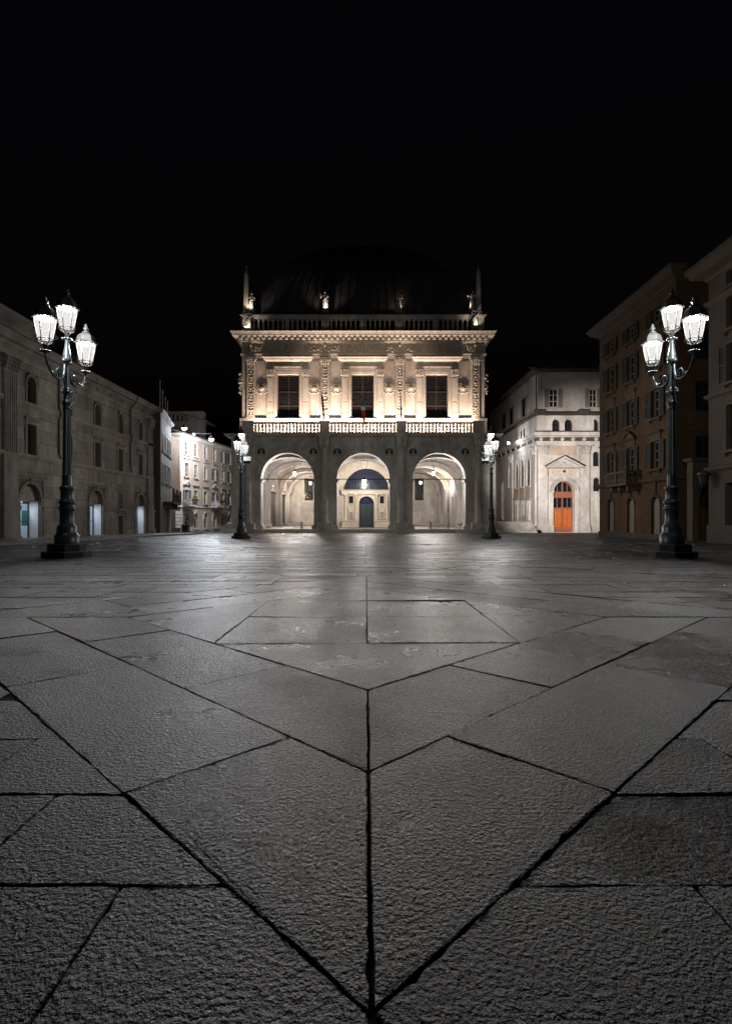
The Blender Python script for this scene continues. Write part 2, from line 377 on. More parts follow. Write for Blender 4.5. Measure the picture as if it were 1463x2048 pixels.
def clip(poly, a, b, c):                       # keep a*x+b*y <= c
    out = []
    for i in range(len(poly)):
        p, q = poly[i], poly[(i+1) % len(poly)]
        dp, dq = a*p[0]+b*p[1]-c, a*q[0]+b*q[1]-c
        if dp <= 0: out.append(p)
        if dp*dq < 0:
            t = dp/(dp-dq); out.append((p[0]+(q[0]-p[0])*t, p[1]+(q[1]-p[1])*t))
    return out
def area(p): return abs(sum(p[i][0]*p[(i+1)%len(p)][1]-p[(i+1)%len(p)][0]*p[i][1] for i in range(len(p))))/2
def minus_diamond(poly, cx, cy, h):
    res = []; rest = poly
    for a, b in ((-1,-1),(1,-1),(-1,1),(1,1)):
        lim = h + a*cx + b*cy
        o = clip(rest, -a, -b, -lim)
        if len(o) > 2 and area(o) > 0.012: res.append(o)
        rest = clip(rest, a, b, lim)
        if len(rest) < 3: break
    return res
def medallion(cx, cy, k):
    L1, L2, L3, q = 4.06*k, 3.132*k, 2.2*k, 1.1*k
    P = []
    for sx in (-1, 1):
        for sy in (-1, 1):
            for La, Lb, js in ((L1, L2, (1.10, 2.68, 4.16)), (L2, L3, (1.36, 2.90))):
                w = (La-Lb)/math.sqrt(2); T = La*math.sqrt(2)
                d = (sx/math.sqrt(2), -sy/math.sqrt(2)); nrm = (-sx/math.sqrt(2), -sy/math.sqrt(2))
                def pt(t, n): return (cx + d[0]*t + nrm[0]*n, cy + sy*La + d[1]*t + nrm[1]*n)
                ts = [0] + [j*k + random.uniform(-.05,.05)*(sy > 0) for j in js] + [T]
                for i in range(len(ts)-1):
                    ta, tb = ts[i], ts[i+1]
                    P.append([pt(ta,0), pt(tb,0), pt(tb - (w if i == len(ts)-2 else 0), w), pt(ta + (w if i == 0 else 0), w)])
    P.append([(cx,cy-L3),(cx+q,cy-q),(cx-q,cy-q)])
    P.append([(cx-q,cy-q),(cx-q,cy+q),(cx-L3,cy)]); P.append([(cx+q,cy-q),(cx+L3,cy),(cx+q,cy+q)])
    P.append([(cx,cy+L3),(cx-q,cy+q),(cx,cy+q)]); P.append([(cx,cy+L3),(cx,cy+q),(cx+q,cy+q)])
    for sx in (-1, 1):
        for y0, y1 in ((cy-q, cy+.02), (cy+.02, cy+q)):
            P.append([(cx,y0),(cx+sx*q,y0),(cx+sx*q,y1),(cx,y1)])
    return P
C1, C2 = (0.009, 5.0, 1.0), (0.0, 20.6, 1.5)
rng = random.Random(11)
polys = medallion(*C1) + medallion(*C2)
bounds = [0.0, 0.42, 0.85, 1.277, 1.708, 2.156, 2.62]
while bounds[-1] < 76.0: bounds.append(bounds[-1] + rng.choice((0.40, 0.45, 0.47, 0.5)))
bounds = [-3.9+.43*k for k in range(9)] + bounds; fixed = {2: [-3.2,-1.75,-0.572,0.009,0.771,2.1,3.3], 3: [-3.4,-2.1,-0.97,0.009,1.62,2.9], 4: [-3.6,-2.45,-1.30,0.009,1.33,2.5,3.7]}
for r in range(-9, len(bounds)-10):
    y0, y1 = bounds[r+9], bounds[r+10]
    lo, hi = (-15.2 if y0 < 50 else -24.0), (17.2 if y0 < 40.4 else 31.0)
    if r in fixed:
        xs = list(fixed[r])
        while xs[0] > lo: xs.insert(0, xs[0]-rng.uniform(.75, 1.6))
        while xs[-1] < hi: xs.append(xs[-1]+rng.uniform(.75, 1.6))
    else:
        xs = [lo]
        while xs[-1] < hi-1.7: xs.append(xs[-1] + rng.uniform(0.75, 1.6))
        xs += [(xs[-1]+hi)/2, hi]
        if r < 12:
            xs = [x for x in xs if abs(x) > .3] + [0.009]; xs.sort()
    for a, b in zip(xs[:-1], xs[1:]):
        for p1 in minus_diamond([(a,y0),(b,y0),(b,y1),(a,y1)], C1[0], C1[1], 4.06):
            polys += minus_diamond(p1, C2[0], C2[1], 4.06*1.5)

def wide(p, q):                                 # the long diagonal joints and the axis joint stand open
    mx, my = (p[0]+q[0])/2, (p[1]+q[1])/2
    on = lambda t, L: abs(abs(t[0]-.009)+abs(t[1]-5.0)-L) < .03
    if abs(p[0]-.009) < .01 and abs(q[0]-.009) < .01: return 1.7 if my < 2.8 else 1.3
    if on(p, 4.06) and on(q, 4.06): return 1.35
    if (on(p, 3.132) and on(q, 3.132)) or (on(p, 2.2) and on(q, 2.2)): return 1.15
    if abs(p[1]-q[1]) < .01 and my < 1.4: return 1.2
    return 1.0
def slab_verts(poly, gap, seg, jit, zt, tilt):
    if sum(poly[i][0]*poly[(i+1)%len(poly)][1]-poly[(i+1)%len(poly)][0]*poly[i][1] for i in range(len(poly))) < 0: poly = poly[::-1]
    n = len(poly); cx = sum(p[0] for p in poly)/n; cy = sum(p[1] for p in poly)/n
    ed = []
    for i in range(n):
        p, q = poly[i], poly[(i+1)%n]; l = math.hypot(q[0]-p[0], q[1]-p[1])
        if l < 1e-5: continue
        nx, ny = -(q[1]-p[1])/l, (q[0]-p[0])/l
        ed.append((p, q, l, nx, ny, wide(p, q) if jit > 0 else 1.0))
    def inset(g):
        pts = []
        m = len(ed)
        for i in range(m):
            (p,_,_,n0x,n0y,w0), (_,_,_,n1x,n1y,w1) = ed[i], ed[i-1]
            det = n0x*n1y - n0y*n1x
            if abs(det) > .15:
                a0, a1 = g*w0, g*w1
                pts.append((p[0] + (a0*n1y - a1*n0y)/det, p[1] + (a1*n0x - a0*n1x)/det))
            else: pts.append((p[0] + g*w0*n0x, p[1] + g*w0*n0y))
        return pts
    rings = []
    g0 = inset(gap)
    js = []
    out = []; 
    for i in range(len(g0)):
        p, q = g0[i], g0[(i+1)%len(g0)]; l = math.hypot(q[0]-p[0], q[1]-p[1]); k = max(1, int(l/seg))
        nx, ny = ed[i][3], ed[i][4]; walk = 0.0
        for j in range(k):
            walk = walk*.75 + rng.gauss(0, jit*.8)
            t = j/k; w = 0.0 if j == 0 else abs(rng.gauss(0, jit)) + max(-jit*.8, walk)
            if j and rng.random() < 0.06: w += jit*rng.uniform(1.5, 5)
            cr = 0.006 if j == 0 and jit > 0.001 else 0.0
            x, y = p[0]+(q[0]-p[0])*t + nx*w, p[1]+(q[1]-p[1])*t + ny*w
            dx, dy = cx-x, cy-y; dl = math.hypot(dx, dy) or 1
            out.append((x+dx/dl*cr, y+dy/dl*cr))
    bev = 0.0028 if jit > 0.001 else 0.008
    m = len(out); vs = []
    for x, y in out: vs.append((x, y, -0.06))
    for x, y in out: vs.append((x, y, zt + tilt[0]*(x-cx) + tilt[1]*(y-cy) - bev*0.9))
    for x, y in out:
        dx, dy = cx-x, cy-y; dl = math.hypot(dx, dy) or 1
        vs.append((x+dx/dl*bev, y+dy/dl*bev, zt + tilt[0]*(x-cx) + tilt[1]*(y-cy) + (rng.uniform(-.0015,.0015) if jit > 0.001 else 0)))
    fs = []
    for k in range(2):
        for i in range(m):
            j = (i+1) % m; fs.append((k*m+i, k*m+j, (k+1)*m+j, (k+1)*m+i))
    fs.append(list(range(2*m, 3*m)))
    return vs, fs, (cx, cy)

def seen(p):
    cy = sum(q[1] for q in p)/len(p); ax = min(abs(q[0]) for q in p)
    return max(q[1] for q in p) > 0.9 and (ax < 0.69*max(q[1] for q in p))
def shows(p):
    cy = max(0.9, sum(q[1] for q in p)/len(p)); return area(p)/cy**3 * (1 if seen(p) else 0)
polys = [p for p in polys if area(p) > 0.01]
polys.sort(key=shows, reverse=True)
LIFT = 0.010
for p in polys[:300]:
    cy = sum(q[1] for q in p)/len(p); near = cy < 7
    vs, fs, c = slab_verts(p, (0.0021 if cy < 3.2 else 0.0036) if near else 0.0055, 0.026 if cy < 4 else 0.10, 0.0013, rng.uniform(-.003,.003), (rng.gauss(0,.0022), rng.gauss(0,.0022)))
    mb = MB().add([(x-c[0], y-c[1], z) for x, y, z in vs], fs)
    mb.build('paving_slab', M['granite' if cy < 4.2 else 'granite_mid'], ground, (c[0], c[1], LIFT))
far = MB()
for p in polys[300:]:
    vs, fs, c = slab_verts(p, 0.013, 9.0, 0.0, rng.uniform(-.006,.006), (rng.gauss(0,.003), rng.gauss(0,.003)))
    far.add(vs, fs)
fo = far.build('far_paving_slabs', M['granite_far'], ground, (0,0,LIFT)); fo['kind'] = 'stuff'

fw = MB().box(-15.45, -15.2, 18, 50.5, -.1, .12)
fo = fw.build('kerb', M['kerb'], None, (0,0,0), (-math.atan(SLOPE),0,0)); fo['kind'] = 'structure'
fw = MB()
for k in range(29): fw.box(-19.6, -15.455, 18.0+k*1.12, 18.0+k*1.12+1.112, -.1, .115)
fo = fw.build('pavement', M['pave'], None, (0,0,0), (-math.atan(SLOPE),0,0)); fo['kind'] = 'structure'
# ------------------------------------------------------------------ facade kit (local x along the wall, y into it, z up)
CACHE = {}
def cached(key, fn):
    if key not in CACHE: CACHE[key] = fn()
    return CACHE[key]
def arc_pts(w, h, kd, n=12):                       # outline of an opening, x centred, from bottom left round to bottom right
    if kd == 0: return [(-w/2,0),(w/2,0),(w/2,h),(-w/2,h)]
    r = w/2; pts = [(-r,0),(r,0)]
    for k in range(n+1):
        if kd == 1:
            a = math.pi*k/n; pts.append((r*math.cos(a), h-r+r*math.sin(a)))
        else:
            x = r - w*k/n; H = math.sqrt(3)*r*0.92; d = abs(x)
            pts.append((x, h-H+0.92*math.sqrt(max(0, 4*r*r-(d+r)**2))))
    return pts
def glazing(parent, xc, zb, zt, w, kd=0, y=0.22, fr=0.07, cols=2, rows=3, fmat=None, pmat=None, name='window'):
    h = zt-zb
    fmat = fmat or M['wood']; pmat = pmat or M['pane']
    def mk_frame():
        mb = MB(); t = 0.09
        mb.box(-w/2, -w/2+fr, 0, t, 0, h-(w/2 if kd else 0)); mb.box(w/2-fr, w/2, 0, t, 0, h-(w/2 if kd else 0))
        mb.box(-w/2+fr, w/2-fr, 0, t, 0, fr)
        hs = h-w/2 if kd == 1 else (h-w*0.8 if kd == 2 else h)
        if kd == 0: mb.box(-w/2+fr, w/2-fr, 0, t, h-fr, h)
        elif kd == 1: mb.arch(0, h-w/2, w/2-fr, w/2, 0, t, 0, 180, 16)
        for c in range(1, cols):
            x = -w/2 + w*c/cols; k = fr*0.45
            hh = h-fr if kd == 0 else h - w/2 + math.sqrt(max(0,(w/2-fr)**2 - x*x)) if kd == 1 else h-w*0.15
            mb.box(x-k, x+k, 0.01, t-.01, fr, hh)
        for q in range(1, rows):
            z = hs*q/rows if kd == 0 else hs*q/(rows-1) if rows > 1 else hs
            if z > h-fr: continue
            mb.box(-w/2+fr, w/2-fr, 0.02, t-.02, z-fr*.35, z+fr*.35)
        return mb.mesh(name, fmat)
    fo = put(name, cached((name,'f',round(w,2),round(h,2),kd,cols,rows,fmat.name,fr), mk_frame), parent, (xc, y, zb))
    def mk_pane():
        return MB().prism(arc_pts(w-.02, h-.02, kd), 0, 0.02).mesh('pane', pmat)
    put('pane', cached(('p',round(w,2),round(h,2),kd,pmat.name), mk_pane), fo, (0, 0.05, .01))
    return fo
def shutters(parent, xc, zb, zt, w, m, ang=0.0, y=-0.03):
    h = zt-zb; sw = w*0.52
    def mk():
        mb = MB(); e = 0.055
        mb.box(0, e, -.04, 0, 0, h); mb.box(sw-e, sw, -.04, 0, 0, h)
        for z in (0, h*0.48, h-e): mb.box(e, sw-e, -.04, 0, z, z+e)
        nz = max(6, int(h/0.11))
        for k in range(nz):
            z = e + (h-2*e)*k/nz
            mb.add([(e,-.038,z),(sw-e,-.038,z),(sw-e,-.004,z+.085),(e,-.004,z+.085)], [(0,1,2,3)])
        mb.box(e, sw-e, -.003, 0, e, h-e)
        return mb.mesh('shutter', m)
    me = cached(('s',round(w,2),round(h,2),m.name), mk)
    put('shutter', me, parent, (xc+w/2+.02, y, zb), (0,0,-ang))
    put('shutter', me, parent, (xc-w/2-.02-sw*math.cos(ang), y-sw*math.sin(ang), zb), (0,0,ang))
def surround(parent, xc, zb, zt, w, kd, m, t=0.16, d=0.08, sill=True, hood=0, key=False):
    def mk():
        mb = MB(); h = zt-zb
        hs = h-w/2 if kd == 1 else h
        mb.box(-w/2-t, -w/2, -d, 0.02, 0, hs); mb.box(w/2, w/2+t, -d, 0.02, 0, hs)
        if kd == 1:
            mb.arch(0, hs, w/2, w/2+t, -d, 0.02, 0, 180, 18); mb.arch(0, hs, w/2+t, w/2+t+.04, -d-.04, 0.02, 0, 180, 18)
            if key: mb.prism([(-.1,h-.03),(.1,h-.03),(.15,h+t+.1),(-.15,h+t+.1)], -d-.08, 0)
        else: mb.box(-w/2-t, w/2+t, -d, 0.02, h, h+t)
        return mb.mesh('surround', m)
    put('surround', cached(('sr',round(w,2),round(zt-zb,2),kd,m.name,t,d,key), mk), parent, (xc,0,zb))
    if sill:
        put('sill', cached(('si',round(w,2),m.name), lambda: MB().box(-w/2-.22,w/2+.22,-.2,0.03,-.13,-.002).box(-w/2-.1,-w/2+.02,-.14,0,-.28,-.13).box(w/2-.02,w/2+.1,-.14,0,-.28,-.13).mesh('sill', m)), parent, (xc,0,zb))
    if hood:
        def mh():
            mb = MB(); b = w/2+t+.06
            mb.box(-b+.06, b-.06, -.07, 0.01, .0, .26)
            mb.mold(-b, b, -.08, 0.0, [(0,.26),(.05,.32),(.07,.36),(.16,.40),(.2,.48)])
            if hood == 2:
                mb.prism([(-b-.2,.48),(b+.2,.48),(0,.48+.42)], -.14, 0); 
                mb.prism([(-b-.24,.48),(-b-.02,.48),(.0,.86),(.0,1.0)], -.27, 0); mb.prism([(b+.24,.48),(0,1.0),(0,.86),(b+.02,.48)], -.27, 0)
            return mb.mesh('hood', m)
        put('hood', cached(('h',round(w,2),m.name,hood,t), mh), parent, (xc,0,zt+t+.002))
def rect_minus(rs, o):
    out = []
    for x0, x1, z0, z1 in rs:
        a0, a1, b0, b1 = max(x0,o[0]), min(x1,o[1]), max(z0,o[2]), min(z1,o[3])
        if a0 >= a1 or b0 >= b1: out.append((x0,x1,z0,z1)); continue
        if b0 > z0: out.append((x0,x1,z0,b0))
        if b1 < z1: out.append((x0,x1,b1,z1))
        if a0 > x0: out.append((x0,a0,b0,b1))
        if a1 < x1: out.append((a1,x1,b0,b1))
    return out
def ashlar(parent, x0, x1, zs, lo, hi, holes, m, seed, th=0.05, gap=0.008, y=0.0):
    rg = random.Random(seed); n = 0
    for z0, z1 in zip(zs[:-1], zs[1:]):
        x = x0 - rg.uniform(0, .4); xs = [x]
        while x < x1: x += rg.uniform(lo, hi); xs.append(x)
        for a, b in zip(xs[:-1], xs[1:]):
            a, b = max(a, x0), min(b, x1)
            if b-a < .1: continue
            rs = [(a,b,z0,z1)]
            for h in holes: rs = rect_minus(rs, h)
            for q in rs:
                w, h = q[1]-q[0]-gap, q[3]-q[2]-gap
                if w < .07 or h < .05: continue
                o = put('stone', unit_cube(m), parent, ((q[0]+q[1])/2, y + rg.uniform(-.007,.007), (q[2]+q[3])/2), (0,0,0), (w, th, h)); n += 1
    return n
def relief(mb, x0, x1, z0, z1, y, n, s, rg, d=0.06):       # carved foliage: scrolls, buds and leaves standing proud of the ground
    for k in range(n):
        x, z = rg.uniform(x0+s, x1-s) if x1-x0 > 2*s else (x0+x1)/2, rg.uniform(z0+s*.6, z1-s*.6) if z1-z0 > 1.2*s else (z0+z1)/2
        t = rg.random()
        if t < .45:
            r = s*rg.uniform(.5,1.0); a0 = rg.uniform(0, 6.28); sg = rg.choice((-1,1))
            mb.tube([(x+r*(1-.12*i)*math.cos(a0+sg*i*.75), y, z+r*(1-.12*i)*math.sin(a0+sg*i*.75)) for i in range(7)], [d*(.55-.05*i) for i in range(7)], 5)
        elif t < .8: mb.blob((x,y,z), (s*rg.uniform(.25,.5), d, s*rg.uniform(.3,.7)), 6, 4)
        else:
            a = rg.uniform(0,6.28)
            mb.tube([(x-s*.7*math.cos(a),y,z-s*.7*math.sin(a)),(x,y-d*.5,z),(x+s*.7*math.cos(a),y,z+s*.7*math.sin(a))],[d*.2,d*.55,d*.15],5)
    return mb
def capital(mb, cx, cy, z0, h, w, half=True):             # bell with two rows of leaves and an abacus
    mb.lathe([(w*.42,z0),(w*.45,z0+h*.3),(w*.5,z0+h*.6),(w*.62,z0+h*.86)], (cx,cy,0), 12)
    for row, (zz, rr, sc) in enumerate(((.22,.47,.17),(.52,.52,.17),(.78,.63,.13))):
        for k in range(8):
            a = 2*math.pi*(k+.5*row)/8
            mb.blob((cx+w*rr*math.cos(a), cy+w*rr*math.sin(a), z0+h*zz), (w*.11,w*.11,h*sc), 5, 4)
    mb.box(cx-w*.68, cx+w*.68, cy-w*.68, cy+w*.68, z0+h*.88, z0+h)
    return mb
def baluster_mesh(h, r, m, n=10):
    p = [(r*.95,0),(r*.95,h*.07),(r*.55,h*.1),(r*.62,h*.16),(r,h*.30),(r*.95,h*.38),(r*.5,h*.48),(r*.42,h*.5),(r*.5,h*.52),(r*.95,h*.62),(r,h*.7),(r*.62,h*.84),(r*.55,h*.9),(r*.95,h*.93),(r*.95,h)]
    return MB().lathe(p, (0,0,0), n).mesh('baluster', m)
def half_bal_mesh(h, r, m, n=10):
    p = [(r*.95,0),(r*.95,h*.06),(r*.5,h*.1),(r*.85,h*.26),(r,h*.34),(r*.8,h*.48),(r*.48,h*.7),(r*.42,h*.84),(r*.7,h*.88),(r*.9,h*.93),(r*.95,h)]
    return MB().lathe(p, (0,0,0), n).mesh('baluster', m)
# ------------------------------------------------------------------ the palace
PD = 58.0; PZ0 = gz(PD)                                        # distance and ground level of its front
palace = thing('palace', 'floodlit marble palace with three open arches and a domed lead roof', 'palace', (-0.27, PD, PZ0))
def PX(p, D=PD): return (p-CX)*D/F + 0.27
def PZ(p, D=PD): return EYE + (HZ-p)*D/F - PZ0
SL, SU, RE = M['stone_low'], M['stone_up'], M['relief']
FL = 0.42                                                       # loggia floor above the square
ARC = [PX(574), PX(725.5), PX(877)]; AR = 2.83; ACR = 8.58; ASP = ACR-AR
COLS = [PX(497), PX(649), PX(801), PX(954)]
XL, XR = PX(462), PX(990)
# steps
for k in range(3):
    MB().box(XL-.1-.4*(2-k), XR+.1+.4*(2-k), -1.0-.42*(2-k), 2.0, FL*k/3, FL*(k+1)/3-(0.0 if k == 2 else .003)).build('step', SL, palace)
# arcade wall
wall = MB().wall(XL, XR, FL, 10.35, 0, 1.3, [(c-AR, c+AR, FL, ACR, 1) for c in ARC], 22).build('arcade_wall', SL, palace)
for c in ARC:
    MB().arch(c, ASP, AR-.015, AR+.30, -.10, 0, 0, 180, 32).arch(c, ASP, AR+.30, AR+.46, -.17, 0, 0, 180, 32).build('archivolt', SL, palace)
    MB().prism([(c-.22,ACR-.06),(c+.22,ACR-.06),(c+.30,ACR+.62),(c-.30,ACR+.62)], -.30, 0).blob((c,-.33,ACR+.3),(.13,.1,.24),8,6).build('keystone', SL, palace)
    for s in (-1, 1):
        jx = c + s*(AR+.28)
        mb = MB(); mb.mold(jx-.36, jx+.30 if s > 0 else jx+.36, -.02, 1.32, [(0,ASP-.34),(.04,ASP-.28),(.04,ASP-.15),(.12,ASP-.06),(.13,ASP)])
        mb.build('impost', SL, palace)
        MB().mold(jx-.33, jx+.33, -.02, 1.32, [(.16,FL),(.16,FL+.3),(.08,FL+.38),(.0,FL+.5)]).build('pier_base', SL, palace)
        # spandrel roundel with a bust
        rx, rz = c + s*2.78, PZ(904.5)
        ro = MB().arch(rx, rz, .43, .52, -.08, 0, 0, 360, 24).build('roundel', SL, palace)
        MB().arch(rx, rz, 0.001, .43, -.012, 0, 0, 360, 24).build('roundel_ground', M['plinth_dark'], ro)
        MB().blob((rx,-.1,rz+.13),(.13,.13,.17),10,8).lathe([(.06,-.18),(.075,.0)],(rx,-.1,rz),8).blob((rx,-.06,rz-.24),(.29,.12,.16),10,6).build('bust', M['statue'], ro)
    MB().tube([(c-AR-.1,.25,ASP+.02),(c+AR+.1,.25,ASP+.02)], .055, 6).build('tie_rod', M['iron'], palace)
for i, c in enumerate(COLS):
    MB().box(c-.62, c+.62, -.22, 0, FL, 9.3).build('column_backing', SL, palace)
    mb = MB().box(c-.78, c+.78, -1.05, 0, FL*.3, 1.0-.08).mold(c-.72, c+.72, -1.0, 0, [(.05,.92),(.09,.98),(.09,1.05),(.0,1.08)])
    mb.mold(c-.72, c+.72, -1.0, 0, [(.12,FL-.02),(.12,FL+.08),(.07,FL+.12)])
    mb.build('pedestal', SL, palace)
    co = MB().lathe([(.52,1.08),(.53,1.16),(.45,1.22),(.47,1.30),(.40,1.36),(.385,1.5),(.38,4.2),(.345,8.15),(.345,8.2),(.39,8.23),(.39,8.3)], (c,-.42,0), 20).build('column', SL, palace)
    capital(MB(), c, -.42, 8.3, .95, .74).build('capital', SL, co)
    MB().box(c-.52, c+.52, -.86, 0, 9.3, 10.05).mold(c-.52, c+.52, -.86, 0, [(0,10.05),(.08,10.12),(.1,10.2),(.25,10.3),(.3,10.52)]).blob((c,-.92,9.72),(.2,.14,.3),8,6).build('entablature_block', SL, palace)
    # balcony pedestal
    wd = .48 if 0 < i < 3 else .55
    MB().box(c-wd, c+wd, -.78, .12, 10.55, 11.66).mold(c-wd, c+wd, -.78, .12, [(0,11.66),(.07,11.72),(.08,11.82),(.02,11.86)]).mold(c-wd, c+wd, -.78, .12, [(.06,10.56),(.06,10.68),(.0,10.74)]).build('balcony_pedestal', SL, palace)
for i in range(3):
    a, b = COLS[i]+.5, COLS[i+1]-.5
    MB().box(a+.02, b-.02, -.12, 0, 9.3, 9.66).box(a+.02, b-.02, -.16, 0, 9.66, 9.76).build('architrave', SL, palace)
    fr = MB().box(a+.02, b-.02, -.08, 0, 9.762, 10.1).build('lower_frieze', SL, palace)
    for k in range(5):
        x = a + (b-a)*(k+.5)/5
        MB().blob((x,-.09,9.93),(.13,.07,.13),10,6).arch(x,9.93,.14,.18,-.11,-.08,0,360,14).build('rosette', SL, fr)
MB().mold(XL, XR, 0, 30, [(.10,10.1),(.16,10.17),(.2,10.24),(.55,10.34),(.6,10.42),(.66,10.52),(.66,10.55)]).build('lower_cornice', SL, palace)
MB().box(XL+.02, COLS[0]-.62, -.1, 0, FL, 9.3).build('corner_strip', SL, palace); MB().box(COLS[3]+.62, XR-.02, -.1, 0, FL, 9.3).build('corner_strip', SL, palace)
MB().box(XL, XL+1.2, 1.3, 1.9, FL, 10.1).build('side_return', SL, palace); MB().box(XR-1.2, XR, 1.3, 30, FL, 10.1).build('side_wall', SL, palace)
bal = baluster_mesh(.92, .115, SL)
for i in range(3):
    a, b = COLS[i]+.55, COLS[i+1]-.55
    if i == 0: a += .05
    if i == 2: b -= .05
    MB().box(a, b, -.52, -.18, 10.55, 10.70).build('bottom_rail', SL, palace)
    MB().mold(a, b, -.50, -.20, [(.0,11.62),(.05,11.66),(.06,11.76),(.02,11.79)]).build('handrail', SL, palace)
    n = 19
    for k in range(n): put('baluster', bal, palace, (a+(b-a)*(k+.5)/n, -.35, 10.70))
MB().box(XL+.6, XR-.6, -.1, 1.58, 10.40, 10.565).build('balcony_floor', SL, palace)

# ---- upper storey
UD = PD+1.6
def UX(p): return PX(p, UD)
def UZ(p): return PZ(p, UD)
y0 = 1.6
WIN = [UX(575.8), UX(724.3), UX(872.5)]; WW = 2.44; WB, WT = UZ(836), UZ(748.5)
UXL, UXR = UX(483.5), UX(968)
MB().wall(UXL, UXR, 10.57, UZ(716), y0, y0+.9, [(c-WW/2, c+WW/2, WB, WT, 0) for c in WIN]).build('upper_wall', SU, palace)
MB().box(UXL, UXL+.5, y0+.9, y0+28, 10.57, UZ(716)).box(UXR-.5, UXR, y0+.9, y0+28, 10.57, UZ(716)).box(UXL+.5, UXR-.5, y0+27.5, y0+28, 10.57, UZ(716)).build('upper_side_wall', SU, palace)
MB().mold(UXL+.02, UXR-.02, y0, y0+.8, [(.22,10.57),(.22,UZ(842)),(.26,UZ(839)),(.26,UZ(837.2)),(.10,WB-.01)]).build('plinth_band', SU, palace)
rg = random.Random(5)
for i, c in enumerate(WIN):
    # wooden window with lattice shutters
    w = MB(); h = WT-WB; t = .13
    w.box(-WW/2, -WW/2+t, 0, .12, 0, h); w.box(WW/2-t, WW/2, 0, .12, 0, h); w.box(-WW/2+t, WW/2-t, 0, .12, h-t, h); w.box(-.07, .07, 0, .11, 0, h-t)
    for z in (h*.62, h*.30): w.box(-WW/2+t, WW/2-t, -.01, .115, z-.08, z+.08)
    wo_ = w.build('window', M['wood'], palace, (c, y0+.45, WB))
    for s in (-1, 1):
        for (za, zb_) in ((.05, h*.30-.08), (h*.30+.08, h*.62-.08), (h*.62+.08, h-t)):
            xa, xb = (.07, WW/2-t) if s > 0 else (-WW/2+t, -.07)
            MB().box(xa, xb, .07, .085, za, zb_).build('pane', M['pane'], wo_)
            la = MB(); nz = max(3, int((zb_-za)/.24))
            for k in range(1, nz): la.box(xa, xb, .03, .055, za+(zb_-za)*k/nz-.022, za+(zb_-za)*k/nz+.022)
            for k in range(1, 5): la.box(xa+(xb-xa)*k/5-.012, xa+(xb-xa)*k/5+.012, .032, .053, za, zb_)
            la.build('lattice', M['lattice'], wo_)
    # stone frame, side pilasters, entablature
    f = MB(); e = .36
    for s in (-1, 1):
        xa = c+s*WW/2; f.box(min(xa,xa+s*.14), max(xa,xa+s*.14), y0-.10, y0+.05, WB, WT+.14); f.box(min(xa+s*.14,xa+s*e), max(xa+s*.14,xa+s*e), y0-.16, y0+.05, WB, WT+e)
    f.box(c-WW/2+.002, c+WW/2-.002, y0-.10, y0+.05, WT, WT+.14); f.box(c-WW/2-.14, c+WW/2+.14, y0-.16, y0+.05, WT+.142, WT+e)
    f.build('window_frame', SU, palace)
    for s in (-1, 1):
        xa = c+s*(WW/2+e+.36)
        MB().box(xa-.34, xa+.34, y0-.24, y0, WB+.5, UZ(754)).box(xa-.4, xa+.4, y0-.30, y0, WB, WB+.34).box(xa-.37, xa+.37, y0-.27, y0, WB+.342, WB+.5).box(xa-.26, xa+.26, y0-.26, y0-.24, UZ(802), UZ(757)).box(xa-.26, xa+.26, y0-.26, y0-.24, WB+.6, UZ(805)).build('window_pilaster', SU, palace)
        cp = MB().box(xa-.38, xa+.38, y0-.30, y0, UZ(753.5), UZ(752.3))
        for q in range(3):
            for k in range(4): cp.blob((xa-.33+.22*k, y0-.30, UZ(750.5)+q*.20), (.10,.08,.12), 6, 4)
        cp.box(xa-.34,xa+.34,y0-.22,y0,UZ(752.3),UZ(742)); cp.box(xa-.46, xa+.46, y0-.38, y0, UZ(742), UZ(740.2)); cp.build('window_capital', RE, palace)
        MB().box(xa-.36, xa+.36, y0-.26, y0, UZ(740.2), UZ(736)).build('impost_block', SU, palace)
    b = WW/2+e+.74
    MB().box(c-b, c+b, y0-.26, y0, UZ(736), UZ(734.8)).box(c-b+.04, c+b-.04, y0-.30, y0, UZ(734.8), UZ(733.4)).box(c-WW/2-.3, c+WW/2+.3, y0-.20, y0, UZ(741), UZ(736)-.002).build('window_architrave', SU, palace)
    fz = MB().box(c-b+.02, c+b-.02, y0-.20, y0, UZ(733.3), UZ(725.2)); relief(fz, c-b+.05, c+b-.05, UZ(733), UZ(725.6), y0-.21, 60, .17, rg, .07); fz.build('window_frieze', RE, palace)
    MB().mold(c-b+.02, c+b-.02, y0-.16, y0+.02, [(.06,UZ(725)),(.12,UZ(723.6)),(.20,UZ(722.4)),(.34,UZ(720.8)),(.36,UZ(719)),(.46,UZ(717)),(.47,UZ(716.3))]).build('window_cornice', SU, palace)
    dn = MB()
    for k in range(30): x = c-b+.0+(2*b)*(k+.5)/30; dn.box(x-.045, x+.045, y0-.46, y0-.34, UZ(722.2), UZ(720.9))
    dn.build('window_dentils', SU, palace)
    # paterae on the plain panels
    for s in (-1, 1):
        px_ = c + s*2.86
        MB().box(px_-.60, px_+.60, y0-.05, y0, WB+.36, UZ(722.5)).build('wall_panel', SU, palace)
        pt = MB().box(px_-.52, px_+.52, y0-.09, y0-.05, UZ(786.8), UZ(766.5))
        zc = UZ(777.2)
        for k in range(18):
            a = 2*math.pi*k/18; rr = .50 + .13*abs(math.sin(2*a)); pt.blob((px_+rr*math.cos(a), y0-.12, zc+rr*math.sin(a)), (.10,.09,.10), 6, 4)
        pt.arch(px_, zc, .36, .46, y0-.24, y0-.05, 0, 360, 24)
        po = pt.build('patera', RE, palace)
        MB().blob((px_, y0-.1, zc), (.36,.26,.36), 20, 10).build('patera_boss', SU, po)
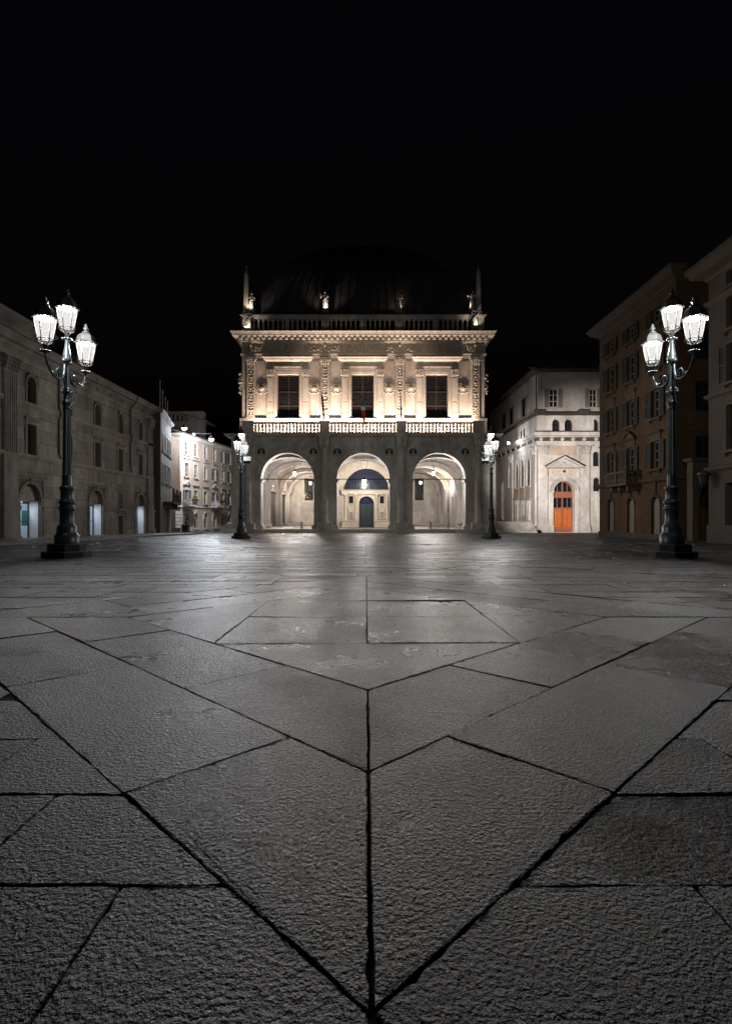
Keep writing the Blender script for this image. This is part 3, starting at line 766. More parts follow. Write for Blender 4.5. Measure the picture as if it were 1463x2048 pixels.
for i, p in enumerate((501.5, 649.3, 798.4, 949)):
    c = UX(p); hw = .40
    ps = MB().box(c-hw, c+hw, y0-.20, y0, UZ(834), UZ(731)).box(c-hw-.06, c+hw+.06, y0-.26, y0, WB, UZ(834)+.0)
    for s in (-1, 1): ps.box(c+s*hw-.085*(s>0), c+s*hw+.085*(s<0), y0-.27, y0-.2, UZ(833), UZ(732))
    ps.box(c-hw+.085, c+hw-.085, y0-.27, y0-.2, UZ(833), UZ(831)).box(c-hw+.085, c+hw-.085, y0-.27, y0-.2, UZ(733.5), UZ(732))
    pl = ps.build('pilaster', SU, palace)
    cv = MB(); z = UZ(830)
    while z < UZ(735):
        k = rg.choice((0,1,2))
        if k == 0:
            for s in (-1,1): cv.tube([(c,y0-.21,z),(c+s*.15,y0-.25,z+.10),(c+s*.24,y0-.23,z+.24),(c+s*.13,y0-.22,z+.30)],[.05,.055,.05,.03],5)
            cv.blob((c,y0-.22,z+.14),(.08,.06,.15),6,4); z += .36
        elif k == 1: cv.lathe([(.04,0),(.16,.08),(.18,.16),(.07,.24),(.12,.30)],(c,y0-.20,z),8,sy=.5); z += .34
        else:
            for s in (-1,1): cv.blob((c+s*.17,y0-.22,z+.11),(.10,.07,.10),6,4)
            cv.blob((c,y0-.22,z+.06),(.06,.06,.07),6,4); z += .25
    cv.build('candelabra_relief', RE, pl)
    cp = MB().box(c-.45, c+.45, y0-.30, y0, UZ(731), UZ(729.7)).box(c-.40,c+.40,y0-.2,y0,UZ(729.7),UZ(719)).box(c-.58, c+.58, y0-.45, y0, UZ(718.2), UZ(716.3))
    for q in range(3):
        for k in range(4+(q == 2)): cp.blob((c-.34-.05*q+(.23+.02*q)*k*(1 if q<2 else .92), y0-.28-.04*q, UZ(728)+q*.20), (.11,.10,.14), 6, 4)
    for s in (-1,1): cp.arch(c+s*.42, UZ(721.5), .06, .15, y0-.46, y0-.25, 0, 360, 10)
    cp.build('pilaster_capital', RE, pl)
for s, xe in ((-1, UXL), (1, UXR)):
    MB().box(xe+(.05 if s<0 else -.34), xe+(.34 if s<0 else -.05), y0-.12, y0, WB, UZ(716)).build('corner_pilaster', SU, palace)
    tr = MB()
    for k in range(34): tr.blob((xe+s*rg.uniform(.0,.34), y0+rg.uniform(-.15,.5), UZ(787)+ (UZ(747)-UZ(787))*k/33), (rg.uniform(.1,.2),.15,rg.uniform(.08,.16)), 6, 4)
    tr.build('side_trophy', RE, palace)
# main entablature
MB().mold(UXL+.1, UXR-.1, y0+.05, y0+27, [(.12,UZ(716)),(.12,UZ(713.6)),(.18,UZ(713.5)),(.18,UZ(710.6)),(.24,UZ(710.5)),(.26,UZ(708))]).build('main_architrave', SU, palace)
fz = MB().mold(UXL+.1, UXR-.1, y0+.05, y0+27, [(.16,UZ(708)),(.16,UZ(688.5))])
fzo = fz.build('main_frieze', RE, palace)
nseg = 12
for k in range(nseg):
    a = UXL + (UXR-UXL)*k/nseg; b = UXL + (UXR-UXL)*(k+1)/nseg
    relief(MB(), a, b, UZ(707.5), UZ(689.5), y0-.13, 46, .30, rg, .13).build('frieze_relief', RE, fzo)
for p in (501.5, 575, 649.3, 724, 798.4, 872, 949):
    c = UX(p); MB().blob((c,y0-.22,UZ(692)),(.16,.16,.2),8,6).lathe([(.26,0),(.22,.3),(.14,.5),(.2,.62)],(c,y0-.16,UZ(706)),8,sy=.6).build('frieze_figure', RE, fzo)
crn = MB().mold(UXL+.1, UXR-.1, y0+.05, y0+27, [(.20,UZ(688.5)),(.26,UZ(686.5)),(.34,UZ(685)),(.36,UZ(682.5)),(.42,UZ(681.2)),(.42,UZ(676.5)),(.98,UZ(675.6)),(1.0,UZ(673)),(1.04,UZ(672.4)),(1.10,UZ(670.5)),(1.20,UZ(668.6)),(1.20,UZ(667.8))]).build('main_cornice', SU, palace)
dn = MB(); 
for k in range(120): x = UXL-.2+(UXR-UXL+.4)*(k+.5)/120; dn.box(x-.06, x+.06, y0-.42, y0-.28, UZ(684.8), UZ(682.8))
dn.build('cornice_dentils', SU, crn)
mo = MB().box(-.15,.15,-.42,.15,0,.20).prism([(-.15,0),(.15,0),(.12,-.10),(-.12,-.10)], -.36, .15).mesh('modillion', SU)
nm = 44
for k in range(nm): put('modillion', mo, crn, (UXL-.3+(UXR-UXL+.6)*(k+.5)/nm, y0-.42, UZ(680.2)))
# attic balustrade
MB().mold(UX(484), UX(966.5), y0+.25, y0+27, [(.1,UZ(668)-.02),(.1,UZ(664)),(.0,UZ(662)),(.0,UZ(660))]).build('attic_plinth', SL, palace)
MB().mold(UX(484), UX(966.5), y0+.25, y0+.85, [(.0,UZ(636)),(.08,UZ(634.5)),(.14,UZ(632.8)),(.26,UZ(631)),(.28,UZ(629))]).build('attic_rail', SL, palace)
hb = half_bal_mesh(UZ(636)-UZ(660), .165, SL)
for k in range(46):
    x = UX(505) + (UX(945)-UX(505))*k/45
    if any(abs(x-UX(q)) < .55 for q in (649, 797)): continue
    put('baluster', hb, palace, (x, y0+.52, UZ(660)))
for p, w in ((489.5,.36),(961.5,.34),(649,.42),(797,.42),(573,.2),(871,.2),(723,.2)):
    MB().box(UX(p)-w, UX(p)+w, y0+.22, y0+.88, UZ(660), UZ(636)).build('attic_pedestal', SL, palace)
for p in (649, 797):
    q = UX(p); MB().lathe([(.22,.0),(.2,.3),(.17,.55),(.24,.8),(.2,1.0),(.07,1.05)],(q,y0+.16,UZ(659.5)),10,sy=.6).blob((q,y0+.12,UZ(638.8)),(.12,.12,.15),8,6).build('pedestal_figure', SL, palace)
for p, top, tip in ((490,545,529),(957,541,526)):
    c = UX(p); b = UZ(629); zt = UZ(top)
    ob = MB().box(c-.42, c+.42, y0+.1, y0+.95, b, b+.14).mold(c-.26, c+.26, y0+.27, y0+.79, [(.1,b+.14),(.1,b+.42),(.02,b+.55)])
    ob.add([(c-.27,y0+.26,b+.55),(c+.27,y0+.26,b+.55),(c+.27,y0+.80,b+.55),(c-.27,y0+.80,b+.55),(c-.19,y0+.34,zt),(c+.19,y0+.34,zt),(c+.19,y0+.72,zt),(c-.19,y0+.72,zt),(c,y0+.53,UZ(tip)-.12)],
           [(0,3,2,1),(0,1,5,4),(1,2,6,5),(2,3,7,6),(3,0,4,7),(4,5,8),(5,6,8),(6,7,8),(7,4,8)])
    oo = ob.build('obelisk', SU, palace)
    MB().lathe([(.02,0),(.1,.04),(.13,.14),(.07,.22),(.1,.3),(.02,.42)],(c,y0+.53,UZ(tip)-.14),8).build('gilt_finial', M['gold'], oo)
# lead roof: a swelling hull with standing seams
RA, RBF, RBK, RC = 12.7, 5.5, 18.0, 10.8; RCY = y0+1.5+RBF; RZ0 = UZ(634)
def hull(u, v):                                     # u round the plan, v up
    cu, su, cv_, sv = math.cos(u), math.sin(u), math.cos(v), math.sin(v)
    sg = lambda t, e: math.copysign(abs(t)**e, t)
    return (sg(cu,.28)*cv_*RA, RCY + sg(su,.28)*cv_*(RBF if su < 0 else RBK), RZ0 + sv*RC)
rf = MB(); nu, nv = 120, 16; vs = []
for j in range(nv+1):
    for i in range(nu): vs.append(hull(2*math.pi*i/nu, math.pi/2*j/nv*.999))
rf.add(vs, [(j*nu+i, j*nu+(i+1)%nu, (j+1)*nu+(i+1)%nu, (j+1)*nu+i) for j in range(nv) for i in range(nu)], True)
rfo = rf.build('roof', M['lead'], palace)
for k in range(27):
    x = -RA*.97 + 2*RA*.97*k/26
    pts = []
    for j in range(13):
        v = math.pi/2*j/12*.9; wv = abs(math.cos(v))*RA; t = x*(wv/RA)
        ratio = min(1, abs(t/wv)) if wv > 1e-6 else 0
        cu = ratio**(1/.28); su = -math.sqrt(max(0,1-cu*cu)); 
        pts.append((t, RCY - abs(su)**.28*abs(math.cos(v))*RBF - .02, RZ0 + math.sin(v)*RC))
    MB().tube(pts, .09, 5).build('standing_seam', M['lead'], rfo)
MB().mold(-RA+.25, RA-.25, y0+1.75, y0+26, [(.0,UZ(640)),(.0,RZ0+.75),(.06,RZ0+.8)]).build('roof_drum', M['lead'], palace)

# ---- inside the loggia
VP, PO = M['vault'], M['portal']
LX = 12.25; BY = 30.0; CY = 10.0; HX = 3.75
nf = 14
for i in range(5):
    MB().box(-LX-1.8+i*5.62, -LX-1.8+(i+1)*5.62-.01, 1.31, BY, FL-.2, FL-.012).build('floor_bay', M['pave'], palace)
def vault(xa, xb, ya, yb, zs, c, name='vault'):
    mb = MB(); n = 18; vs = []
    for j in range(n+1):
        for i in range(n+1):
            u = -1+2*i/n; v = -1+2*j/n
            z = zs + c*max(math.sqrt(max(0,1-u*u)), math.sqrt(max(0,1-v*v)))
            vs.append(((xa+xb)/2+u*(xb-xa)/2, (ya+yb)/2+v*(yb-ya)/2, z))
    mb.add(vs, [(j*(n+1)+i, j*(n+1)+i+1, (j+1)*(n+1)+i+1, (j+1)*(n+1)+i) for j in range(n) for i in range(n)], True)
    return mb.build(name, VP, palace)
VS, VC = ASP-.05, 3.05
YB = [1.3, 11.0, 20.5, 30.0]
for k in range(3):
    vault(-LX, -3.95, YB[k], YB[k+1], VS, VC); vault(3.95, LX, YB[k], YB[k+1], VS, VC)
vault(-3.95, 3.95, 1.3, CY, VS, VC)
for k in (1, 2, 3):
    for xc in (-8.1, 8.1):
        MB().arch(xc, VS, 3.5, 4.15, YB[k]-.42-(.2 if k == 3 else 0), YB[k]+.42-(.6 if k == 3 else 0), 0, 180, 28, VC/4.15*.985).build('vault_rib', VP, palace)
for xc in (-8.1, 8.1): MB().arch(xc, VS, 3.5, 4.15, 1.31, 1.9, 0, 180, 28, VC/4.15*.985).build('vault_rib', VP, palace)
MB().box(-LX-1.6, LX+1.6, 1.3, BY+1, 9.2, 10.0).build('ceiling_mass', SL, palace)
# left side arcade (open to the dark street) and its piers
lw = MB(); lw.M = Matrix.Translation((-LX,0,0)) @ Matrix.Rotation(R(90),4,'Z')
lw.wall(1.9, BY, FL-.2, 9.2, 0, .9, [(2.9,9.9,FL-.2,8.3,1),(12.1,19.4,FL-.2,8.45,1),(21.6,28.9,FL-.2,8.45,1)])
lw.build('side_arcade', VP, palace)
for ya, yb in ((2.9,9.9),(12.1,19.4),(21.6,28.9)):
    MB().box(-LX-.55, -LX-.45, ya, yb, FL-.1, VS-.55).build('dark_screen', M['screen'], palace)
    MB().box(-LX-.6, -LX-.2, ya, yb, VS-.55, VS-.3).build('screen_lintel', VP, palace)
    up = MB(); up.M = Matrix.Translation((-LX-.4,0,0)) @ Matrix.Rotation(R(90),4,'Z'); ym = (ya+yb)/2
    up.wall(ya, yb, VS-.3, 9.0, 0, .3, [(ym-1.0, ym+1.0, VS-.25, VS+1.9, 2)]); up.build('screen_lunette', VP, palace)
    MB().box(-LX-.85, -LX-.75, ym-1.2, ym+1.2, VS-.4, VS+2.1).build('lunette_pane', M['pane'], palace)
for yy in (11.0, 20.5, 29.4):
    MB().box(-LX, -LX+.34, yy-.5, yy+.5, FL-.01, VS-.5).mold(-LX+.0, -LX+.36, yy-.5, yy+.5, [(.02,VS-.5),(.08,VS-.38),(.16,VS-.2),(.22,VS-.04)]).mold(-LX, -LX+.34, yy-.5, yy+.5, [(.14,FL-.01),(.14,FL+.25),(.02,FL+.4)]).build('pier', VP, palace)
rw = MB().box(LX, LX+.6, 1.31, BY, FL-.2, 9.2).build('inner_side_wall', VP, palace)
for yy in (11.0, 20.5, 29.4):
    MB().box(LX-.34, LX, yy-.5, yy+.5, FL-.01, VS-.5).mold(LX-.36, LX, yy-.5, yy+.5, [(.02,VS-.5),(.08,VS-.38),(.16,VS-.2),(.22,VS-.04)]).mold(LX-.34, LX, yy-.5, yy+.5, [(.14,FL-.01),(.14,FL+.25),(.02,FL+.4)]).build('pier', VP, palace)
for yy in (7.0, 14.0, 17.2, 24.5):
    MB().box(LX-.07, LX, yy-.55, yy+.55, 2.0, 4.4).box(LX-.1, LX-.07, yy-.62, yy+.62, 1.95, 2.02).box(LX-.1, LX-.07, yy-.62, yy+.62, 4.38, 4.46).build('memorial_panel', M['trim'], palace)
def BX(p): return PX(p, PD+BY)
def BZ(p): return PZ(p, PD+BY)
BWX = (BX(617), BX(837)); bw0, bw1 = BZ(1001), BZ(957)
MB().wall(-LX-.5, LX+.5, FL-.2, 9.2, BY, BY+.6, [(c-.72, c+.72, bw0, bw1, 0) for c in BWX]).build('back_wall', VP, palace)
for c in BWX:
    MB().box(c-1.05, c-.72, BY-.08, BY+.02, bw0-.05, bw1+.2).box(c+.72, c+1.05, BY-.08, BY+.02, bw0-.05, bw1+.2).box(c-.719, c+.719, BY-.08, BY+.02, bw1, bw1+.2).box(c-1.15, c+1.15, BY-.2, BY+.02, bw0-.25, bw0-.052).build('grille_surround', PO, palace)
    w_ = MB().box(c-.70, c+.70, BY+.3, BY+.34, bw0, bw1).build('window', M['pane'], palace)
    gl = MB()
    for k in range(-8, 14):
        for s in (-1, 1):
            za = bw0+k*.34; xa, xb = c-.72, c+.72
            p, q = (xa, za), (xb, za+s*1.44*.9)
            zz0, zz1 = sorted((p[1], q[1]))
            if zz1 < bw0 or zz0 > bw1: continue
            t0, t1 = 0.0, 1.0; dz = q[1]-p[1]
            ta, tb = (bw0-p[1])/dz, (bw1-p[1])/dz
            t0, t1 = max(t0, min(ta,tb)), min(t1, max(ta,tb))
            if t1-t0 < .05: continue
            gl.tube([(p[0]+(q[0]-p[0])*t0, BY+.2, p[1]+dz*t0),(p[0]+(q[0]-p[0])*t1, BY+.2, p[1]+dz*t1)], .022, 4)
    gl.build('iron_lattice', M['iron'], w_)
    pz0, pz1 = BZ(1023), BZ(1004.5)
    pl = MB().box(c-.98, c+.98, BY-.10, BY, pz0, pz1).build('plaque', M['trim'], palace)
    MB().box(c-1.02, c+1.02, BY-.12, BY, pz0-.05, pz0-.002).box(c-1.02, c+1.02, BY-.12, BY, pz1+.002, pz1+.05).build('plaque_frame', M['stone_low'], pl)
# central block with the portal
def QX(p): return PX(p, PD+CY)
def QZ(p): return PZ(p, PD+CY)
DXC = QX(732); LR = 2.86; LZ = QZ(979.5)
DR = QX(747)-DXC; DT = QZ(992.5)
sq = [(QX(701.3)-.27, QX(701.3)+.27, QZ(1007), QZ(992.2), 0), (QX(762.6)-.27, QX(762.6)+.27, QZ(1007), QZ(992.2), 0)]
MB().wall(DXC-4.1, DXC+4.1, FL-.2, 9.2, CY, CY+.7, [(DXC-DR, DXC+DR, FL-.2, DT, 1), (DXC-LR, DXC+LR, LZ, LZ+LR*.93, 1)] , 18).build('portal_wall', PO, palace)
for s in (-1, 1): MB().box(s*3.95-.15, s*3.95+.15, CY+.7, BY, FL-.2, 9.2).build('stair_wall', VP, palace)
lu = MB()
for k in range(15):
    x = -LR*.96 + 2*LR*.96*k/14; lu.box(DXC+x-.03, DXC+x+.03, CY+.35, CY+.42, LZ, LZ+math.sqrt(max(0,LR*LR-x*x))*.93)
lu.arch(DXC, LZ, LR*.45, LR*.48, CY+.34, CY+.43, 0, 180, 20, .93).box(DXC-LR, DXC+LR, CY+.33, CY+.44, LZ+.02, LZ+.1)
luo = lu.build('lunette_window', M['iron'], palace)
MB().prism([(DXC+LR*math.cos(math.pi*k/20), LZ+LR*.93*math.sin(math.pi*k/20)) for k in range(21)], CY+.45, CY+.48).build('pane', M['glow_tint_pane'], luo)
ra = MB().box(DXC-LR, DXC+LR, CY-.12, CY-.07, LZ+.48, LZ+.53)
for k in range(44): x = DXC-LR+.05+(2*LR-.1)*k/43; ra.box(x-.014, x+.014, CY-.11, CY-.085, LZ+.02, LZ+.49)
ra.build('lunette_railing', M['iron'], palace)
MB().mold(DXC-3.1, DXC+3.1, CY-.3, CY, [(.0,QZ(989)),(.02,QZ(986)),(.06,QZ(985.5)),(.06,QZ(982.5)),(.14,QZ(981.5)),(.2,QZ(979.8))]).build('portal_entablature', PO, palace)
pd = MB().arch(DXC, DT-DR, DR, DR+.28, CY-.12, CY, 0, 180, 22).box(DXC-DR-.28, DXC-DR, CY-.12, CY, FL, DT-DR).box(DXC+DR, DXC+DR+.28, CY-.12, CY, FL, DT-DR)
relief(pd, DXC-DR-.6, DXC-DR-.05, DT-.55, DT+.05, CY-.05, 14, .14, rg, .05); relief(pd, DXC+DR+.05, DXC+DR+.6, DT-.55, DT+.05, CY-.05, 14, .14, rg, .05)
for k in range(16):
    for s in (-1,1): pd.blob((DXC+s*(DR+.14), CY-.13, FL+.2+k*.16), (.05,.04,.05), 5, 4)
pd.build('portal_arch', PO, palace)
for p in (690.5, 711, 752.3, 773.5):
    c = QX(p); cb, ct = QZ(1041), QZ(989.2)
    po = MB().lathe([(.17,cb),(.18,cb+.08),(.13,cb+.14),(.125,cb+1.2),(.115,ct-.4),(.13,ct-.36),(.12,ct-.3),(.19,ct-.06)], (c,CY-.2,0), 12).box(c-.2,c+.2,CY-.4,CY,ct-.06,ct).build('portal_column', PO, palace)
for a, b in ((683.5, 714), (749.5, 779)):
    xa, xb = QX(a), QX(b)
    MB().box(xa, xb, CY-.42, CY, FL-.02, QZ(1043)).mold(xa, xb, CY-.42, CY, [(.0,QZ(1043)),(.06,QZ(1042.3)),(.06,QZ(1041))]).mold(xa, xb, CY-.42, CY, [(.08,FL-.01),(.08,FL+.12),(.0,FL+.2)]).build('portal_pedestal', PO, palace)
    xm = (xa+xb)/2
    for q in range(3): MB().box(xa+.12+q*(xb-xa-.16)/3, xa+.04+(q+1)*(xb-xa-.16)/3, CY-.45, CY-.42, FL+.28, QZ(1045)).build('pedestal_panel', PO, palace)
for c in (QX(701.2), QX(762.8)):
    za, zb_ = QZ(1007), QZ(992.2)
    w_ = MB().box(c-.35,c-.27,CY-.08,CY,za-.08,zb_+.08).box(c+.27,c+.35,CY-.08,CY,za-.08,zb_+.08).box(c-.27,c+.27,CY-.08,CY,za-.08,za).box(c-.27,c+.27,CY-.08,CY,zb_,zb_+.08).build('portal_window', PO, palace)
    MB().box(c-.27, c+.27, CY-.02, CY-.005, za, zb_).build('pane', M['pane'], w_)
    na, nb = QZ(1036), QZ(1010.5)
    ni = MB().arch(c, nb-.28, .22, .32, CY-.1, CY, 0, 180, 14).box(c-.32,c-.22,CY-.1,CY,na,nb-.28).box(c+.22,c+.32,CY-.1,CY,na,nb-.28).box(c-.38,c+.38,CY-.14,CY,na-.12,na).build('niche', PO, palace)
    nl = MB()
    for k in range(4): nl.box(c-.2+.12*k-.012, c-.2+.12*k+.012, CY-.03, CY-.012, na, na+.75)
    for k in range(5): nl.box(c-.21, c+.21, CY-.034, CY-.03, na+.05+.16*k, na+.07+.16*k)
    nl.build('niche_grille', M['iron'], ni)
dr = MB()
for s in (-1, 1): dr.box(DXC+min(0,s*DR)+.01, DXC+max(0,s*DR)-.01, CY+.3, CY+.4, FL, DT-DR)
dr.build('portal_door', M['bike'], palace)
dpan = palace.children[-1]
for s in (-1, 1):
    for za, zb_ in ((FL+.15, FL+.9), (FL+1.0, DT-DR-.15)): MB().box(DXC+min(s*.1,s*(DR-.12)), DXC+max(s*.1,s*(DR-.12)), CY+.26, CY+.3, za, zb_).build('door_panel', M['bike'], dpan)
MB().prism([(DXC+DR*math.cos(math.pi*k/16), DT-DR+.03+DR*math.sin(math.pi*k/16)) for k in range(17)], CY+.36, CY+.38).build('fanlight', M['glow_tint_pane'], dpan)
fn = MB().arch(DXC, DT-DR, DR*.45, DR*.5, CY+.31, CY+.36, 0, 180, 12)
for k in range(1, 8): a = math.pi*k/8; fn.tube([(DXC+DR*.48*math.cos(a),CY+.33,DT-DR+DR*.48*math.sin(a)),(DXC+DR*math.cos(a),CY+.33,DT-DR+DR*math.sin(a))], .02, 4)
fn.build('fanlight_bars', M['iron'], dpan)
for s in (-1, 1): MB().box(s*3.55-.42, s*3.55+.42, CY-.6, CY-.02, FL-.01, VS-.45).mold(s*3.55-.42, s*3.55+.42, CY-.6, CY-.02, [(.02,VS-.45),(.08,VS-.3),(.14,VS-.05)]).build('vault_pier', VP, palace)
# ------------------------------------------------------------------ left wing: long stone building along the left side
LS, LM, PV = M['left_stone'], M['left_mortar'], M['pane']
LZ0 = -0.8
left = thing('stone_building', 'long grey stone building along the left side with lit arched doorways', 'building', (-19.5, 28.5, LZ0), R(90))
bays = [3.1, 7.0, 10.9, 14.6, 18.4]; doors = [3.0, 10.7, 18.4]
ops = [(b-.42, b+.42, 8.2, 9.78, 1) for b in bays] + [(b-.43, b+.43, 5.25, 7.0, 0) for b in bays] + [(b-.95, b+.95, .15, 3.55, 1) for b in doors] + [(14.18, 15.02, .15, 1.72, 0), (14.18, 15.02, 2.25, 3.48, 0)]
lwall = MB().wall(-8, 21.0, 0, 11.0, .03, .68, ops).build('wall', LM, left)
holes = [(b-.60, b+.60, 8.08, 9.98) for b in bays] + [(b-.62, b+.62, 5.13, 7.45) for b in bays] + [(b-1.25, b+1.25, 0, 3.95) for b in doors] + [(14.0, 15.2, 0, 1.9), (14.0, 15.2, 2.1, 3.66), (-8, 21, 8.02, 8.24), (-8, 21, 5.03, 5.25), (-8,21,2.05,2.22), (.5, 1.6, 0, 11), (19.75, 20.9, 0, 11)]
ashlar(lwall, -1.5, 21.0, [.0,.62,1.35,2.05,2.75,3.45,4.2,5.03], .7, 1.5, holes, LS, 3, .06, .018)
ashlar(lwall, -1.5, 21.0, [5.25,6.0,6.8,7.45,8.02], .9, 1.7, holes, LS, 4, .06, .018)
ashlar(lwall, -1.5, 21.0, [8.24,9.1,9.95,10.4], 1.4, 2.6, holes, LS, 5, .06, .018)
for z, d in ((8.03,.16),(5.04,.18),(2.06,.06)):
    segs = [(-8, 21.0)]
    if z < 3: segs = [(1.7,1.7),(4.3,9.4),(12.0,14.0),(15.2,17.1)]
    for a, b in segs:
        if b > a: MB().box(a, b, -d, .03, z, z+.19 if z > 3 else z+.14).box(a, b, -d*.6, .03, z-.08, z-.002).build('string_course', LS, left)
MB().mold(-8, 21.0, -.02, 8, [(.06,10.4),(.06,10.62),(.12,10.65),(.12,10.7)]).build('architrave', LS, left)
MB().mold(-8, 21.0, .0, 8, [(.04,10.7),(.04,11.02)]).build('frieze', LS, left)
MB().mold(-8, 21.0, .0, 8, [(.08,11.02),(.16,11.1),(.2,11.16),(.42,11.22),(.44,11.36),(.52,11.44),(.6,11.56),(.6,11.62)]).build('cornice', LS, left)
for x in [5.0+1.95*k for k in range(9)]: MB().box(x-.16, x+.16, -.05, -.035, 10.76, 10.96).build('frieze_vent', M['plinth_dark'], left)
MB().mold(-8, 21.0, .0, 8, [(.55,11.63),(.62,11.66),(-3.9,13.1)]).build('roof', M['tile'], left)
MB().box(12.2, 13.0, 2.2, 2.9, 12.0, 13.6).mold(12.2, 13.0, 2.2, 2.9, [(.05,13.6),(.1,13.68),(-.1,13.9)]).build('chimney', M['left_mortar'], left)
MB().box(-8, 4.4, -.05, 3, 11.63, 12.2).mold(-8, 4.4, -.05, 3, [(.02,12.2),(.25,12.35),(.5,12.55),(.55,12.7)]).build('attic', LS, left)
for x, fl in ((1.05, True), (20.3, False)):
    p = MB().box(x-.55, x+.55, -.16, .03, 5.05, 9.62)
    if fl:
        for k in range(7): p.box(x-.5+.155*k, x-.5+.155*k+.085, -.21, -.16, 5.15, 9.5)
    p.box(x-.6, x+.6, -.2, .03, 2.25, 5.03).box(x-.72, x+.72, -.3, .03, 2.0, 2.25).box(x-.66, x+.66, -.25, .03, .55, 2.0).box(x-.74, x+.74, -.33, .03, .0, .55)
    po = p.build('pilaster', LS, left)
    c = MB().box(x-.6, x+.6, -.22, .03, 9.62, 9.68).box(x-.5, x+.5, -.16, .03, 9.68, 10.3).box(x-.72, x+.72, -.36, .03, 10.3, 10.4)
    for q in range(3):
        for k in range(5): c.blob((x-.48+.24*k, -.22-.05*q, 9.78+.2*q), (.12,.1,.14), 6, 4)
    c.build('capital', LS, po)
for b in bays:
    surround(left, b, 8.2, 9.78, .84, 1, LS, .17, .07, sill=False)
    glazing(left, b, 8.2, 9.78, .84, 1, .3, .05, 2, 3, M['iron'])
    surround(left, b, 5.25, 7.0, .86, 0, LS, .17, .07, sill=False)
    MB().mold(b-.6, b+.6, -.06, 0, [(0,7.18),(.05,7.24),(.12,7.3),(.14,7.38)]).build('window_cornice', LS, left)
    glazing(left, b, 5.25, 7.0, .86, 0, .3, .05, 2, 3, M['iron'])
for x in (5.8, 16.2):
    MB().tube([(x,-.75,11.55),(x,-.7,11.3),(x,-.32,10.75),(x,-.12,10.55),(x,-.12,8.5),(x,-.22,8.25),(x,-.22,7.95),(x,-.12,7.7),(x,-.12,5.6),(x,-.2,5.4),(x,-.22,5.28)], .06, 8).build('downpipe', M['iron'], left)
for i, b in enumerate(doors):
    MB().arch(b, 2.6, .96, 1.14, -.08, .03, 0, 180, 20).box(b-1.14, b-.95, -.06, .03, .15, 2.55).box(b+.95, b+1.14, -.06, .03, .15, 2.55).box(b-1.25, b+1.25, -.05, .03, 3.78, 3.92).prism([(b-.1,3.5),(b+.1,3.5),(b+.15,3.86),(b-.15,3.86)], -.14, 0).build('door_arch', LS, left)
    MB().box(b-1.26, b-.94, -.1, .03, 2.5, 2.62).build('door_impost', LS, left); MB().box(b+.94, b+1.26, -.1, .03, 2.5, 2.62).build('door_impost', LS, left)
    MB().prism([(b+.95*math.cos(math.pi*k/16), 2.6+.95*math.sin(math.pi*k/16)) for k in range(17)], .30, .4).build('tympanum', LS, left)
    MB().prism([(b-.62,2.95),(b-.1,2.95),(b-.04,3.02),(b-.1,3.09),(b-.62,3.09)], .25, .3).box(b-.62, b-.35, .26, .3, 2.78, 2.85).build('door_sign', M['bike'], left)
    for s in (-1, 1): MB().box(b+s*.95-(.012 if s > 0 else 0), b+s*.95+(.012 if s < 0 else 0), .10, .72, .15, 2.55).build('jamb_lining', M['white_wall'], left)
    MB().box(b-.94, b+.94, .41, .72, 2.56, 2.6).build('soffit', M['white_wall'], left)
    fr = MB().box(b-.94, b-.87, .62, .70, .16, 2.55).box(b+.87, b+.94, .62, .70, .16, 2.55).box(b-.035, b+.035, .62, .70, .16, 2.55).box(b-.87, b+.87, .62, .70, 2.4, 2.55).box(b-.87, b+.87, .62, .70, .16, .28).box(b-.87,b+.87,.63,.69,1.35,1.4)
    do = fr.build('glass_door', M['bike'], left)
    for s in (-1, 1): MB().box(b+(.04 if s > 0 else -.86), b+(.86 if s > 0 else -.04), .655, .665, .28, 2.4).build('pane', M['glass'], do)
    if i == 0: MB().box(b+.25, b+.8, .645, .65, 1.1, 2.0).build('poster', M['teal'], do)
    room = MB(); xa, xb = b-1.6, b+1.6
    room.box(xa, xb, .72, 4.5, .05, .15).box(xa, xb, 4.5, 4.6, .15, 3.0).box(xa-.1, xa, .72, 4.6, .05, 3.0).box(xb, xb+.1, .72, 4.6, .05, 3.0).box(xa, xb, .72, 4.5, 2.9, 3.0)
    room.build('shop_room', M['white_wall'], left)
    ct = MB().box(b-.2, b+1.2, 3.2, 3.7, .15, 1.1).build('shop_counter', M['trim'], left)
    MB().box(b-.3, b+1.3, 4.3, 4.45, 1.4, 1.46).box(b-.3,b+1.3,4.3,4.45,1.9,1.96).box(b-.1,b+.2,4.3,4.45,1.46,1.75).box(b+.4,b+.6,4.3,4.45,1.46,1.7).build('shop_shelf', M['plinth_dark'], left)
    MB().box(b-.6, b+.6, 2.0, 2.5, 2.86, 2.9).build('ceiling_light', M['shop_glow'], left)
    light('shop_light', 'POINT', left, (b, 2.4, 2.6), K_SHOP, (0.80, 0.88, 1.0), .15)
    light('doorway_light', 'AREA', left, (b, .7, 2.54), K_SHOP*.55, (0.80, 0.87, 1.0), size=.5, rot=(0,0,0))
